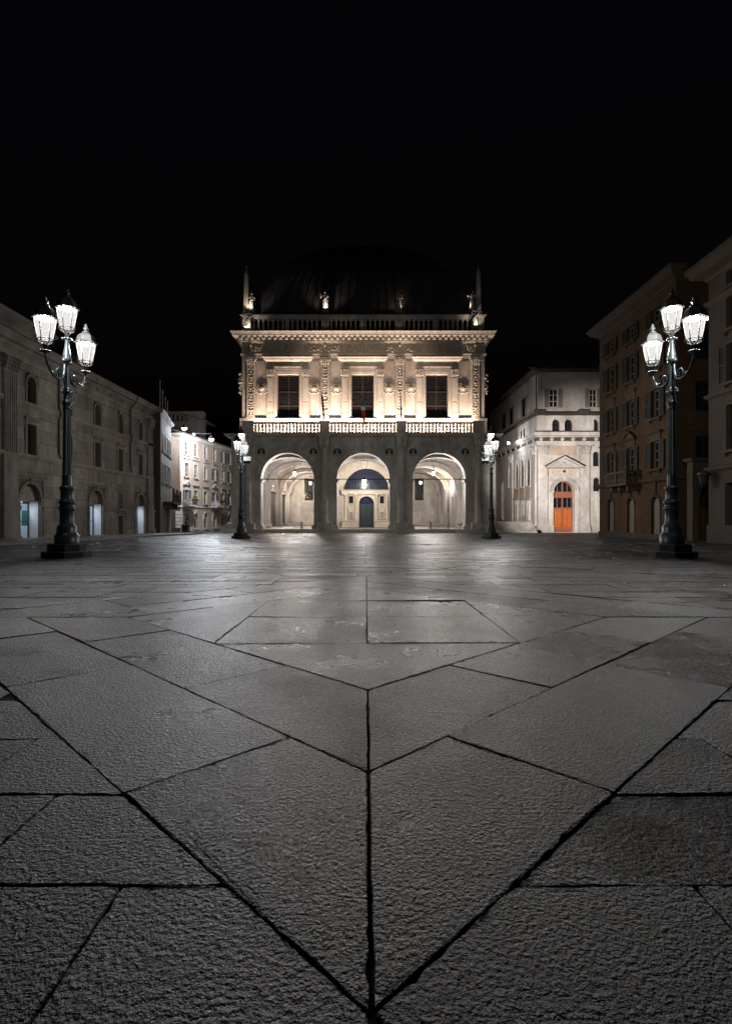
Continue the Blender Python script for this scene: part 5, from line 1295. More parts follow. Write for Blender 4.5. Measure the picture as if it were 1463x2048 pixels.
bme = MB().lathe([(.06,0),(.04,.06),(.07,.22),(.035,.42),(.04,.6),(.06,.7)], (0,0,0), 8).mesh('baluster', OT)
for k in range(16):
    x = c-1.22+2.44*k/15
    if abs(x-c) < .12: continue
    put('baluster', bme, bo, (x,-.93,zf+.02))
for k in range(4):
    for s in (-1.33, 1.33): put('baluster', bme, bo, (c+s,-.68+.2*k,zf+.02))
# carved archway bridging the alley
ga = thing('alley_arch', 'weathered stone archway across the dark alley between the right houses', 'arch', (OX+.15, 29.0, gz(29)))
MB().wall(0, 2.6, 0, 4.2, 0, .5, [(.35,2.25,0,3.3,1)]).build('arch_wall', OT, ga)
MB().mold(0, 2.6, .0, .5, [(.02,4.2),(.12,4.3),(.15,4.42)]).build('coping', OT, ga)
q = MB(); relief(q, .05, 2.55, 3.3, 4.15, -.03, 26, .16, random.Random(3), .06); q.arch(1.3, 2.35, .95, 1.1, -.06, 0, 0, 180, 16); q.build('carving', OT, ga)
# nearest house on the right edge
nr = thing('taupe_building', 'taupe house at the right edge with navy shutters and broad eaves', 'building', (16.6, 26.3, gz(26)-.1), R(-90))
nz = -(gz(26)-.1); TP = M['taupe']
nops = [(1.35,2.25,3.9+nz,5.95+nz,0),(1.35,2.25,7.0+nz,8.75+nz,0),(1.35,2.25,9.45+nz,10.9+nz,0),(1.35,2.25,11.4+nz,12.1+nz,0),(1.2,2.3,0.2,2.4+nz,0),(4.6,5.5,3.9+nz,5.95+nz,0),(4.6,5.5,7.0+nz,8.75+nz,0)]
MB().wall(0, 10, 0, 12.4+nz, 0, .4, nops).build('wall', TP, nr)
MB().box(0, 8, -.4, 0, 0, 12.4+nz).build('end_wall', TP, nr, (.0,.4,0), (0,0,R(90)))
MB().mold(0, 10, .0, 8, [(.06,12.2+nz),(.15,12.35+nz),(.55,12.5+nz),(.6,12.65+nz),(.75,12.85+nz),(.75,12.95+nz)]).build('cornice', M['ochre_trim'], nr)
MB().mold(0, 10, .0, 8, [(.74,12.95+nz),(.78,13.0+nz),(-3.8,14.6+nz)]).build('roof', M['tile'], nr)
for z in (3.1+nz, 6.6+nz, 11.1+nz): MB().mold(0, 10, .0, 8, [(.03,z-.12),(.14,z),(.16,z+.1),(.02,z+.16)]).build('string_course', M['ochre_trim'], nr)
MB().mold(0, 10, .0, 8, [(.06,0),(.06,.9),(.02,.95)]).build('plinth', M['plinth_dark'], nr)
for o in nops[:4]:
    c = (o[0]+o[1])/2
    surround(nr, c, o[2], o[3], .9, 0, M['ochre_trim'], .14, .06, True, 1 if o[2] < 7+nz and o[2] > 3 else 0)
    glazing(nr, c, o[2], o[3], .9, 0, .18, .07, 2, 3, M['iron'])
shutters(nr, 1.8, 7.0+nz, 8.75+nz, .9, M['shutter_d'], .08)
ql = MB().lathe([(.06,0),(.16,.1),(.2,.35),(.26,.55),(.3,.6),(.1,.75)], (.2,-.35,2.3+nz), 10).tube([(.2,0,2.9+nz),(.2,-.35,3.05+nz)], .03, 6); ql.build('unlit_wall_lantern', M['iron'], nr)
# ------------------------------------------------------------------ street lamps of the square
LP = M['lamp_paint']
def make_lantern(root, x, y, zb):                       # zb: underside of the glass
    n = 6; rb, rt_, h = .165, .245, .50
    rot = R(30)
    def ring(r, z): return [(x+r*math.cos(2*math.pi*i/n+rot), y+r*math.sin(2*math.pi*i/n+rot), z) for i in range(n)]
    B, T = ring(rb, zb), ring(rt_, zb+h)
    fr = MB()
    for i in range(n):
        k_ = 1.035; o_ = lambda p: (x+(p[0]-x)*k_, y+(p[1]-y)*k_, p[2])
        fr.tube([o_(B[i]), o_(T[i])], .011, 6); fr.tube([o_(B[i]), o_(B[(i+1)%n])], .012, 6); fr.tube([o_(T[i]), o_(T[(i+1)%n])], .013, 6)
        a = 2*math.pi*i/n+rot                        # curled claws under the glass
        fr.tube([(x+rb*1.06*math.cos(a), y+rb*1.06*math.sin(a), zb+.03),(x+rb*1.15*math.cos(a), y+rb*1.15*math.sin(a), zb-.03),(x+rb*.8*math.cos(a), y+rb*.8*math.sin(a), zb-.10),(x+.05*math.cos(a), y+.05*math.sin(a), zb-.14)], [.012,.014,.014,.012], 6)
        m_ = 2*math.pi*(i+.5)/n+rot
        fr.tube([(x+rb*.95*math.cos(a), y+rb*.95*math.sin(a), zb-.01),(x+rb*.78*math.cos(m_), y+rb*.78*math.sin(m_), zb-.06),(x+rb*.95*math.cos(a+2*math.pi/n), y+rb*.95*math.sin(a+2*math.pi/n), zb-.01)], .008, 5)
    fr.lathe([(.02,-.30),(.05,-.26),(.04,-.2),(.07,-.16),(.075,-.135),(.03,-.12)], (x,y,zb), 12)
    lo = fr.build('lantern', M['lantern_iron'], root)
    cup = MB()                                         # leafy cup below
    cup.lathe([(.03,-.34),(.06,-.32),(.10,-.285),(.06,-.27)], (x,y,zb), 12)
    for i in range(8):
        a = 2*math.pi*i/8; cup.blob((x+.105*math.cos(a), y+.105*math.sin(a), zb-.295), (.04,.04,.022), 6, 4)
    cup.build('leaf_cup', LP, lo)
    for i in range(n):
        j = (i+1) % n
        c = Vector(((B[i][0]+B[j][0]+T[i][0]+T[j][0])/4, (B[i][1]+B[j][1]+T[i][1]+T[j][1])/4, zb+h/2))
        MB().add([tuple(Vector(p)-c) for p in (B[i],B[j],T[j],T[i])], [(0,1,2,3)]).build('pane', M['lamp_glass'], lo, tuple(c))
    MB().add([(p[0]-x, p[1]-y, 0) for p in B], [list(range(n))]).build('bottom_pane', M['lamp_glass'], lo, (x,y,zb+.004))
    cap = MB().lathe([(rt_*1.2,h+.004),(rt_*1.24,h+.03),(rt_*1.1,h+.045),(rt_*1.0,h+.06),(rt_*.97,h+.12),(rt_*.86,h+.20),(rt_*.62,h+.27),(rt_*.3,h+.30),(.09,h+.305)], (x,y,zb), 6, smooth=False, rot=rot)
    cap.lathe([(.09,h+.30),(.10,h+.325),(.04,h+.345),(.035,h+.37),(.07,h+.40),(.075,h+.43),(.03,h+.48),(.045,h+.50),(.01,h+.56)], (x,y,zb), 12)
    cap.build('cap', M['lamp_roof'], lo)
    MB().lathe([(.02,h*.995),(.05,h*.97),(.055,h*.93),(.035,h*.89),(.01,h*.875)], (x,y,zb), 10).build('bulb', M['bulb'], lo)
    light('lantern_light', 'POINT', lo, (x,y,zb+h*.70), K_LAMP, (1.0, .975, .945), .07)
    return lo
def make_lamp():
    r = thing('street_lamp', 'street lamp', 'street lamp')
    def octo(rad, z0, z1, bev=.02): return MB().lathe([(rad,z0),(rad,z1-bev),(rad-bev,z1)], (0,0,0), 8, smooth=False, rot=R(22.5))
    octo(.60, -.25, .17).build('plinth', M['lamp_stone'], r)
    octo(.46, .17, .36).build('plinth_block', M['lamp_stone'], r)
    MB().lathe([(.295,.36),(.295,.58),(.27,.60),(.25,.64),(.24,.66),(.24,.78),(.225,.82),(.175,.88),(.17,1.20),(.18,1.24),(.205,1.27),(.205,1.30),(.18,1.33),(.165,1.36),(.17,1.40),(.21,1.44),(.205,1.47),(.17,1.50),(.155,1.55),(.15,1.72),(.165,1.78),(.18,1.81),(.18,1.84),(.14,1.88)], (0,0,0), 24).build('base_casting', LP, r)
    MB().lathe([(.118,1.88),(.112,2.15),(.112,2.16)], (0,0,0), 20).build('shaft_foot', LP, r)
    MB().lathe([(.112,2.16),(.106,2.4),(.092,3.86),(.092,3.9)], (0,0,0), 40, flute=.10, smooth=False).build('fluted_shaft', LP, r)
    MB().lathe([(.095,3.90),(.11,3.92),(.095,3.96),(.10,4.0),(.13,4.06),(.135,4.10),(.10,4.13),(.085,4.16),(.105,4.20),(.07,4.24)], (0,0,0), 20).build('collar', LP, r)
    MB().lathe([(.07,4.24),(.062,4.4),(.06,5.0),(.06,5.14),(.085,5.16),(.115,5.2),(.12,5.24),(.09,5.27),(.10,5.30),(.10,5.33),(.065,5.50),(.045,5.68),(.04,5.75)], (0,0,0), 18).build('upper_post', LP, r)
    for k in range(4):
        a = R(45+90*k); MB().blob((.12*math.cos(a),.12*math.sin(a),4.36),(.045,.045,.045),8,6).tube([(.06*math.cos(a),.06*math.sin(a),4.30),(.13*math.cos(a),.13*math.sin(a),4.34),(.14*math.cos(a),.14*math.sin(a),4.42),(.07*math.cos(a),.07*math.sin(a),4.47)],.02,6).build('scroll_boss', LP, r)
    for s in (-1, 1):
        P = [(0,s*.05,5.12),(0,s*.10,5.06),(0,s*.11,4.94),(0,s*.14,4.78),(0,s*.24,4.66),(0,s*.40,4.61),(0,s*.58,4.63),(0,s*.74,4.72),(0,s*.87,4.86),(0,s*.945,5.02),(0,s*.97,5.10)]
        ar = MB().tube(P, [.026,.03,.034,.036,.036,.034,.032,.03,.028,.026,.024], 8)
        ar.blob((0,s*.14,5.16),(.055,.055,.055),10,8)
        cx_, cz_ = s*.36, 4.76
        sp = [(0, cx_+(.17-.012*i)*math.cos(a_)*s, cz_+(.17-.012*i)*math.sin(a_)) for i, a_ in enumerate([R(-70+38*i) for i in range(13)])]
        ar.tube(sp, [.024-.001*i for i in range(13)], 6)
        ar.blob((0,s*.62,4.70),(.035,.05,.045),8,6); ar.blob((0,cx_,cz_),(.03,.04,.04),8,6)
        ar.tube([(0,s*.16,4.72),(0,s*.10,4.6),(0,s*.085,4.5),(0,s*.07,4.4)], [.03,.028,.022,.018], 6)
        ar.build('arm', LP, r)
        make_lantern(r, 0, s*.97, 5.44-.0)
    make_lantern(r, 0, 0, 6.05)
    return r
LAMPS = [(-7.88, 14.3, 'near left street lamp, whole dark green post in front of the stone building'),
         (8.06, 14.3, 'near right street lamp, whole dark post in front of the ochre house'),
         (-7.82, 34.0, 'far left street lamp standing in front of the palace corner and rose house'),
         (7.85, 34.0, 'far right street lamp with two floodlight boxes and a bicycle beside it')]
lamp0 = make_lamp()
lamp_roots = []
for i, (x, y, lb) in enumerate(LAMPS):
    o = lamp0 if i == 0 else copy_tree(lamp0)
    o.location = (x, y, gz(y)); tag(o, lb, 'street lamp', 'cast-iron lamps of the square'); lamp_roots.append(o)
def floodbox(root, x, y, z, rx, rz_):
    b = MB().box(-.20,.20,-.15,.15,-.13,.13).box(-.22,.22,-.17,-.15,-.15,.15)
    for k in range(6): b.box(-.16+.06*k,-.145+.06*k,.15,.2,-.1,.1)
    o = b.build('floodlight', M['box_metal'], root, (x,y,z), (rx,0,rz_))
    MB().box(-.025,.025,-.02,.02,0,.3).build('bracket', LP, o, (0,0,-.3))
for r_, sx in ((lamp_roots[3], -1), (lamp_roots[2], 1)):
    floodbox(r_, sx*.38, -.05, 4.92, R(-25), R(15)*sx)
    if sx < 0: floodbox(r_, sx*.34, -.1, 5.22, R(-10), R(-160))
    MB().box(min(0,sx*.6), max(0,sx*.6), -.03, .03, 4.70, 4.75).build('crossbar', LP, r_)
# the box on the far right lamp throws light on the white building
light('floodlight_beam', 'SPOT', lamp_roots[3], (.2,.4,4.95), K_LAMP*34, (1.0, .935, .885), .12, rot=aim((8.05,34.4,4.4),(22.8,60,5.4)), spot_size=R(40), spot_blend=.9)

# ------------------------------------------------------------------ floodlights on the palace balcony
bal_y = PD+.35
for k, p in enumerate((512, 552, 600, 638, 660, 701, 748, 788, 811, 850, 897, 937)):
    x = PX(p, UD-1)-.27; z = PZ0+10.57
    f = thing('balcony_floodlight', 'small floodlight on the palace balcony floor, number %d in the row from the left'.replace('number %d in the row from the left', ['leftmost of the row','second from the left end','third from the left end','fourth from the left end','fifth from the left end','sixth from the left end','sixth from the right end','fifth from the right end','fourth from the right end','third from the right end','second from the right end','rightmost of the row'][k]), 'floodlight', (x, bal_y, z), 0, 'floodlights along the palace balcony')
    MB().box(-.16,.16,-.09,.09,.10,.30).box(-.02,.02,-.03,.03,0,.1).box(-.1,.1,-.06,.06,0,.03).build('housing', M['iron'], f)
    MB().box(-.14,.14,-.07,.07,.302,.308).build('lens', M['warm_led'], f)
    light('floodlight_beam', 'SPOT', f, (0,0,.36), K_FLOOD, (1.0, .77, .61), .12, rot=aim((0,0,.36),(0,1.2,7.4)), spot_size=R(96), spot_blend=1.0)

for i, nm in enumerate(('left', 'middle', 'right')):         # a light line behind each length of balustrade
    xa, xb = COLS[i]+.7, COLS[i+1]-.7
    t = thing('light_strip', 'thin light strip behind the %s length of the balcony balustrade' % nm, 'light strip', ((xa+xb)/2-.27, PD-.02, PZ0+10.57), 0, 'light strips behind the balcony balustrade')
    MB().box(-(xb-xa)/2, (xb-xa)/2, -.04, .0, 0, .06).build('rail', M['iron'], t)
    light('strip_glow', 'AREA', t, (0,.03,.05), K_FLOOD*.42, (1.0, .80, .67), rot=(R(90+32),0,0), shape='RECTANGLE', size=xb-xa, size_y=.05)
# ------------------------------------------------------------------ hanging lanterns in the loggia
def hang(px, py, D, cy_top, label, power, sc=1.0):
    x = (px-CX)*D/F; z = EYE+(HZ-py)*D/F; zt = EYE+(HZ-cy_top)*D/F
    h = thing('hanging_lantern', label, 'lantern', (x, D, z), 0, 'lanterns hung from the loggia vaults')
    fr = MB(); n = 6; rb, rt_, hh = .13*sc, .20*sc, .42*sc
    for i in range(n):
        a, b = 2*math.pi*i/n, 2*math.pi*(i+1)/n
        fr.tube([(rb*math.cos(a),rb*math.sin(a),-hh/2),(rt_*math.cos(a),rt_*math.sin(a),hh/2)], .014, 5)
        fr.tube([(rb*math.cos(a),rb*math.sin(a),-hh/2),(rb*math.cos(b),rb*math.sin(b),-hh/2)], .014, 5)
        MB().add([(rb*math.cos(a),rb*math.sin(a),-hh/2),(rb*math.cos(b),rb*math.sin(b),-hh/2),(rt_*math.cos(b),rt_*math.sin(b),hh/2),(rt_*math.cos(a),rt_*math.sin(a),hh/2)], [(0,1,2,3)]).build('pane', M['hang_glass'], h)
    fr.lathe([(rt_*1.15,hh/2),(rt_*1.1,hh/2+.04),(rt_*.5,hh/2+.16*sc),(.05,hh/2+.2*sc),(.05,hh/2+.3*sc),(.02,hh/2+.34*sc)], (0,0,0), 6, smooth=False)
    fr.lathe([(.02,-hh/2-.16),(.05,-hh/2-.1),(.03,-hh/2-.05),(rb*.9,-hh/2)], (0,0,0), 6)
    fr.build('frame', M['iron'], h)
    top = zt-z
    ch = MB()
    w = .32*sc
    for s in (-1, 1):
        m = 14
        for k in range(m):
            t0, t1 = k/m, (k+.8)/m; z0, z1 = hh/2+.3*sc, top
            ch.tube([(s*w*t0,0,z0+(z1-z0)*t0),(s*w*(t0+t1)/2+.02*s,0,z0+(z1-z0)*(t0+t1)/2),(s*w*t1,0,z0+(z1-z0)*t1)], .022, 5)
    ch.tube([(-w-.05,0,top),(w+.05,0,top)], .03, 5); ch.tube([(0,0,top),(0,0,top+.3)], .03, 5)
    ch.build('chain', M['iron'], h)
    light('lantern_light', 'POINT', h, (0,0,0), power, (1.0, .95, .92), .12)
hang(588, 948, 61.0, 910, 'hanging lantern nearest the left arch, upper of the two in that bay', K_HANG)
hang(620, 967, 81.0, 933, 'hanging lantern deep in the left bay near the grille window', K_HANG)
hang(727.5, 963, 63.5, 921, 'large hanging lantern in the middle arch before the portal', K_HANG*.9, 1.35)
hang(866, 947, 61.0, 909, 'hanging lantern nearest the right arch, upper of the two in that bay', K_HANG)
hang(840, 966, 79.0, 931, 'hanging lantern deep in the right bay near the grille window', K_HANG)
# strip lights on the pier capitals
def strip(x, y, z, label, pw=K_HANG*.40):
    s = thing('strip_light', label, 'lamp', (x,y,z), 0, 'strip lights on the loggia pier capitals')
    MB().box(-.08,.08,-.45,.45,0,.05).build('housing', M['iron'], s); MB().box(-.06,.06,-.42,.42,.052,.10).build('tube', M['warm_led'], s)
    light('strip_glow', 'POINT', s, (0.0,0,.3), pw, (1.0,.84,.66), .1)
strip(-12.15, PD+22.8, PZ0+VS-.05, 'bright strip light on a left pier capital inside the loggia')
strip(-12.15, PD+12.6, PZ0+VS-.05, 'strip light on the left pier capital nearer the arch', K_HANG*.3)
strip(11.6, PD+17.5, PZ0+VS-.05, 'bright strip light on the right wall inside the loggia', K_HANG*.15)

# ------------------------------------------------------------------ lamps in the left street and on the houses
def street_light(px, py, D, label, power, back, pane=True):
    x = (px-CX)*D/F; z = EYE+(HZ-py)*D/F
    s = thing('street_light', label, 'street light', (x,D,z), 0, 'bright lamps hung over the left street')
    MB().lathe([(.10,.42),(.16,.34),(.30,.16),(.34,.06),(.34,.0)], (0,0,0), 16).tube([(0,0,.4),(0,0,.62),(back[0]*.5,back[1]*.5,.7),(back[0],back[1],.5)], .03, 6).build('shade', M['box_metal'], s)
    MB().blob((0,0,-.02),(.33,.33,.24),14,8).build('globe', M['led'], s)
    light('street_glow', 'POINT', s, (0,0,-.30), power, (.86,.91,1.0), .15)
street_light(368, 856, 63.5, 'bright lamp at the near corner of the rose house', K_STREET*.42, (-1.2,3.3))
street_light(422, 878, 66.0, 'bright lamp farther along the rose house front', K_STREET*1.4, (-3.6,.3))
def small_flood(px, py, D, label, power, rot=None, col=(.9,.94,1.0)):
    x = (px-CX)*D/F; z = EYE+(HZ-py)*D/F
    s = thing('wall_spotlight', label, 'spotlight', (x,D,z), 0, 'small spotlights on the house walls')
    MB().box(-.16,.16,0,.22,-.12,.14).box(-.03,.03,.2,.5,-.03,.03).build('housing', M['box_metal'], s)
    MB().box(-.13,.13,-.02,-.002,-.1,.1).build('lens', M['led'], s)
    if power: light('spot_glow', 'POINT', s, (-.1,-.3,-.15), power, col, .1)
small_flood(381, 872, 68.5, 'left one of two small spotlights under the rose house eaves', 0)
small_flood(387.5, 868.5, 69.2, 'right one of two small spotlights under the rose house eaves', 0)
small_flood(1016, 886, 66.0, 'small white spotlight above the side cornice of the white building', K_STREET*.07, col=(.92,.93,1.0))
small_flood(1408.6, 636.5, 27.0, 'tiny bright spotlight high on the corner of the taupe house', 0)

# ------------------------------------------------------------------ statues
def statue(label, loc, h, seed, group, rz=0.0, arms=0, light_at=None, name='statue'):
    rg = random.Random(seed); mb = MB(); k = h/1.9
    prof = [(.30,.25,0),(.31,.26,.08),(.27,.22,.10),(.26,.20,.30),(.24,.19,.55),(.22,.17,.80),(.21,.16,.95),(.17,.13,1.08),(.20,.14,1.22),(.25,.15,1.38),(.27,.14,1.46),(.20,.12,1.53),(.085,.08,1.57),(.075,.075,1.62),(.10,.115,1.67),(.115,.13,1.75),(.105,.12,1.83),(.05,.06,1.90)]
    n = 20; vs = []
    sway = rg.uniform(-.06,.06)
    for j, (rx, ry, z) in enumerate(prof):
        for i in range(n):
            a = 2*math.pi*i/n
            fold = 1 + (.13*math.sin(7*a+seed+z*1.5)+.06*math.sin(11*a+z*4))*max(0, 1-z/1.35) if z > .1 else 1
            ox = sway*math.sin(z*2.2)
            vs.append(((rx*math.cos(a)*fold+ox)*k, ry*math.sin(a)*fold*k, z*k))
    m = len(prof)
    mb.add(vs, [(j*n+i, j*n+(i+1)%n, (j+1)*n+(i+1)%n, (j+1)*n+i) for j in range(m-1) for i in range(n)], True)
    mb.add([vs[i] for i in range(n)], [list(range(n))]); mb.add([vs[(m-1)*n+i] for i in range(n)], [list(range(n))])
    mb.blob((sway*math.sin(1.75*2.2)*k, -.13*k, 1.74*k), (.022*k,.03*k,.035*k), 6, 4)
    for s in (-1, 1):
        sh = Vector((s*.25, 0, 1.44))
        if arms == 0: el, hd = Vector((s*.36,.02,1.14)), Vector((s*.12,-.19,1.10 if s > 0 else .95))
        elif arms == 1: el, hd = Vector((s*.40,-.02,1.62)), Vector((s*.22,.0,1.86))
        else: el, hd = (Vector((s*.40,.05,1.18)), Vector((s*.30,-.15,.92))) if s > 0 else (Vector((s*.42,-.05,1.22)), Vector((s*.46,-.22,1.44)))
        mb.tube([tuple(p*k) for p in (sh, sh.lerp(el,.5), el, el.lerp(hd,.5), hd)], [.085*k,.075*k,.062*k,.055*k,.045*k], 8)
        mb.blob(tuple(hd*k), (.05*k,.05*k,.06*k), 6, 5)
    mb.tube([(.22*k,-.1*k,1.42*k),(.05*k,-.18*k,1.2*k),(-.18*k,-.17*k,.95*k),(-.27*k,-.08*k,.6*k)], [.05*k,.06*k,.06*k,.03*k], 6)
    s = thing(name, label, 'statue', loc, rz, group)
    MB().box(-.36*k,.36*k,-.32*k,.32*k,-.06,.0).build('base', M['statue'], s)
    mb.build('figure', M['statue'], s)
    if light_at:
        fl = MB().box(-.3,.3,-.05,.05,0,.05).build('led_bar', M['led' if light_at[4] else 'iron'], s, (light_at[0],light_at[1],light_at[2]))
        light('statue_light', 'SPOT', s, (light_at[0],light_at[1]-.05,light_at[2]+.12), light_at[3], (1.0,.86,.72), .06, rot=aim((light_at[0],light_at[1],light_at[2]),(0,.2,1.3)), spot_size=R(110), spot_blend=.6)
    return s
sy = PD+y0+.5
def ux(p, D=UD+.5): return (p-CX)*D/F
def uz(p, D=UD+.5): return EYE+(HZ-p)*D/F
GS = 'marble statues on the palace roof'
statue('marble statue beside the left obelisk on the palace roof', (ux(502), sy, uz(623)), 2.08, 1, GS, .1, 0, (.0,-.75,.0,K_STATUE,False))
statue('marble statue left of centre on the palace roof balustrade', (ux(650), sy, uz(622)), 2.2, 2, GS, 0, 2, (.0,-.6,.02,K_STATUE,False))
statue('marble statue right of centre on the palace roof balustrade', (ux(796.5), sy, uz(621)), 2.25, 3, GS, 0, 0, (.9,.1,.0,K_STATUE*.55,False))
statue('marble statue beside the right obelisk on the palace roof', (ux(944), sy, uz(620)), 2.15, 4, GS, -.2, 2, (-.8,-.1,.0,K_STATUE*.6,False))
statue('small carrying figure at the left end of the roof balustrade', (ux(500.5), sy-.75, uz(662)), 1.72, 5, GS, 0, 1, (-.1,-.55,.0,K_STATUE*.45,True))
statue('small carrying figure at the right end of the roof balustrade', (ux(946.5), sy-.75, uz(660)), 1.95, 6, GS, 0, 1, (.1,-.55,.0,K_STATUE*.7,False))
statue('weathered stone statue standing inside the right loggia bay', ((884-CX)*85/F, 85.0, PZ0+FL+.35), 1.75, 8, None, .2, 0)
MB().box(-.5,.5,-.45,.45,-.36,-.061).build('statue_block', M['statue'], [o for o in scene.objects if o.get('label','').startswith('weathered stone statue')][0])

# ------------------------------------------------------------------ flags
def flag(px, label, bands, furl, ptop, pbot, lean=.9):
    D = PD-.35
    x = (px-CX)*D/F; zb = EYE+(HZ-pbot)*D/F; zt = EYE+(HZ-ptop)*(D-lean)/F
    f = thing('flag', label, 'flag', (x, D, zb), 0, 'flags on the palace balcony')
    dx = -.12
    MB().tube([(0,0,0),(dx,-lean,zt-zb)], .03, 8).blob((dx,-lean,zt-zb+.05),(.05,.05,.07),8,6).build('pole', M['wood'], f)
    H = zt-zb; z1 = H*.98
    seg = 26
    tot = len(bands)
    for bi, (mname, fa, fb) in enumerate(bands):
        mb = MB(); vs = []
        for j in range(9):
            t = fa+(fb-fa)*j/8; z = z1 - (z1+furl[1])*t
            w = furl[0]*(.35+.9*math.sin(min(1,t*1.15)*math.pi)**.6 if 0 < t < .87 else .35)
            py = -lean*max(0,z/H)-.02 if z > 0 else -.05
            cxx = dx*max(0,min(1,z/H)) + .10*t
            for i in range(13):
                u = i/12-.5; vs.append((cxx+u*w, py-.05+.06*math.sin(i*1.7+t*3)*(.4+t), z))
        mb.add(vs, [(j*13+i, j*13+i+1, (j+1)*13+i+1, (j+1)*13+i) for j in range(8) for i in range(12)], True)
        mb.build('cloth', M[mname], f)
flag(726, 'green white and red flag hanging at the middle of the balcony', [('green',0,.33),('white',.33,.48),('red',.48,1)], (.34,.25), 793, 845)
flag(646, 'dark furled flag on the balcony left of the middle window', [('brown_cloth',.05,1)], (.20,.05), 784, 843)
flag(800.5, 'thin furled blue flag on the balcony right of the middle window', [('blue',.1,1)], (.11,.05), 783, 843)

# ------------------------------------------------------------------ loggia furniture
def bollard(px, D, label):
    b = thing('bollard', label, 'bollard', ((px-CX)*D/F, D, PZ0+FL-.02), 0, 'stone bollards in the loggia')
    MB().lathe([(.19,0),(.19,.06),(.165,.09),(.155,.72),(.165,.76),(.15,.82),(.05,.86)], (0,0,0), 16).build('post', M['stone_low'], b)
bollard(603.3, 61.0, 'short stone bollard in the left arch of the loggia')
bollard(859, 60.5, 'short stone bollard in the right arch, left of the pair')
bollard(894.5, 60.5, 'short stone bollard in the right arch, right of the pair')
def bench(px, D, w, label, rz=0):
    b = thing('stone_bench', label, 'bench', ((px-CX)*D/F, D, PZ0+FL-.02), rz, 'stone benches inside the loggia')
    MB().box(-w/2,w/2,-.25,.25,.42,.52).build('seat', M['trim'], b)
    for s in (-1,1): MB().prism([(s*(w/2-.25)-.12,0),(s*(w/2-.25)+.12,0),(s*(w/2-.25)+.08,.2),(s*(w/2-.25)+.14,.42),(s*(w/2-.25)-.14,.42),(s*(w/2-.25)-.08,.2)], -.2, .2).build('leg', M['trim'], b)
bench(592, 86.5, 1.7, 'stone bench against the back wall of the left loggia bay')
bench(871.5, 86.5, 1.5, 'stone bench against the back wall left of the loggia statue')
bench(900, 80, 1.3, 'stone bench by the right loggia wall, deeper of two', R(70))
bench(917, 68, 1.3, 'stone bench by the right loggia wall, nearer of two', R(70))
# dais along the back wall
MB().box(-LX, -4.2, 26.6, BY-.01, FL-.03, FL+.22).build('dais', M['vault'], palace); MB().box(4.2, LX, 26.6, BY-.01, FL-.03, FL+.22).build('dais', M['vault'], palace)

# ------------------------------------------------------------------ outside stairs and plinths by the palace
st = thing('side_staircase', 'dark stone staircase climbing between the palace and the white building', 'stairs', (16.6, 58.6, gz(58.6)))
for k in range(7): MB().box(-2.4+.0, 1.9, .0+.34*k, 8, .17*k, .17*(k+1)-(.002 if k < 6 else 0)).build('step', M['stone_low'], st)
MB().prism([(1.9,0),(2.2,0),(2.2,.3),(1.9,.3)], -.3, 9).add([(1.9,-.3,.3),(2.2,-.3,.3),(2.2,6,1.9),(1.9,6,1.9),(1.9,-.3,0),(2.2,-.3,0),(2.2,6,0),(1.9,6,0)], [(0,1,2,3),(4,7,6,5),(0,4,5,1),(1,5,6,2),(2,6,7,3),(3,7,4,0)]).build('parapet', M['stone_low'], st)
pp = MB().lathe([(.95,-.1),(.95,.45),(.85,.5),(.8,.55),(.35,1.0),(.05,1.15)], (0,0,0), 4, smooth=False, rot=R(45)).build('stone_plinth', M['stone_low'], None, (-14.55, 57.9, gz(58)))
tag(pp, 'low pyramid-topped stone plinth at the left corner of the palace', 'plinth')

# ------------------------------------------------------------------ bicycle
bk = thing('bicycle', 'bicycle seen from the front leaning beside the far right lamp', 'bicycle', (7.35, 32.9, gz(32.9)+.005), R(8))
def wheel(y, steer):
    w = MB(); n = 28
    pts = [(.0, .33*math.cos(2*math.pi*i/n), .34+.33*math.sin(2*math.pi*i/n)) for i in range(n+1)]
    w.tube(pts, .019, 8); o = w.build('wheel', M['rubber'], bk, (0,y,0), (0,0,steer))
    r_ = MB().tube([(0,.31*math.cos(2*math.pi*i/n),.34+.31*math.sin(2*math.pi*i/n)) for i in range(n+1)], .010, 6)
    for i in range(14): a = 2*math.pi*i/14; r_.tube([(0,.02*math.cos(a),.34+.02*math.sin(a)),(0,.31*math.cos(a),.34+.31*math.sin(a))], .003, 4)
    r_.tube([(-.05,0,.34),(.05,0,.34)], .02, 8); r_.build('rim', M['chrome'], o)
wheel(0, R(20)); wheel(1.05, 0)
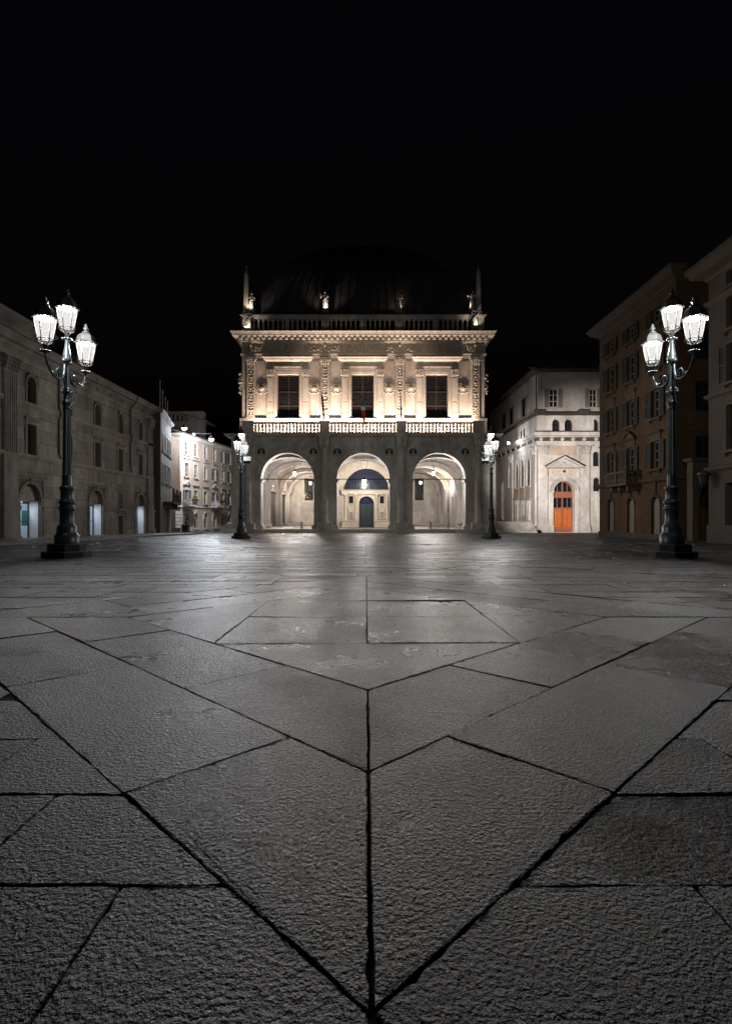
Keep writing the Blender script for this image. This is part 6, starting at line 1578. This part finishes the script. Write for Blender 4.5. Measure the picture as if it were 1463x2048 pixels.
MB().tube([(0,.13,.80),(0,.62,.74)],.016,8).tube([(0,.12,.72),(0,.55,.30)],.018,8).tube([(0,.55,.30),(0,.66,.84)],.016,8).tube([(.05,1.05,.34),(.03,.55,.30)],.012,6).tube([(-.05,1.05,.34),(-.03,.55,.30)],.012,6).tube([(.05,1.05,.34),(.02,.64,.72)],.011,6).tube([(-.05,1.05,.34),(-.02,.64,.72)],.011,6).build('frame', M['bike'], bk)
MB().tube([(0,.14,.9),(0,.12,.72),(.05,.1,.66),(.055,.0,.34)],.014,6).tube([(.0,.12,.72),(-.05,.1,.66),(-.055,.0,.34)],.014,6).build('fork', M['bike'], bk)
MB().tube([(-.30,.22,1.0),(-.22,.1,1.02),(-.08,.1,.97),(.08,.1,.97),(.22,.1,1.02),(.30,.22,1.0)],.013,8).tube([(0,.1,.97),(0,.14,.85)],.015,8).build('handlebar', M['chrome'], bk)
MB().blob((0,.70,.92),(.09,.14,.035),12,6).blob((0,.58,.925),(.035,.1,.025),10,6).tube([(0,.66,.84),(0,.69,.9)],.014,6).build('saddle', M['rubber'], bk)
MB().lathe([(.01,0),(.045,.02),(.05,.06),(.03,.09)],(0,0,0),12).build('headlamp', M['chrome'], bk, (0,.02,.86), (R(90),0,0))
MB().tube([(-.16,.45,.30),(.16,.65,.30)],.012,6).blob((-.18,.45,.30),(.05,.04,.015),6,4).blob((.18,.65,.30),(.05,.04,.015),6,4).build('pedals', M['iron'], bk)
MB().tube([(0,.35,.31),(0,.34,.39),(0,.22,.60),(0,.0,.70),(0,-.22,.60)],[.02,.028,.03,.03,.02],6).build('mudguard', M['bike'], bk, (0,.0,0))
# the floodlight boxes on the two far lamps also wash the palace front
for r_, sx in ((lamp_roots[2], 1), (lamp_roots[3], -1)):
    light('facade_beam', 'SPOT', r_, (sx*.38,.25,5.0), K_LAMP*5.0, (1.0, .80, .66), .12, rot=aim((sx*-7.45,34.25,4.45),(sx*-3.5,59.6,16.3)), spot_size=R(24), spot_blend=.9)
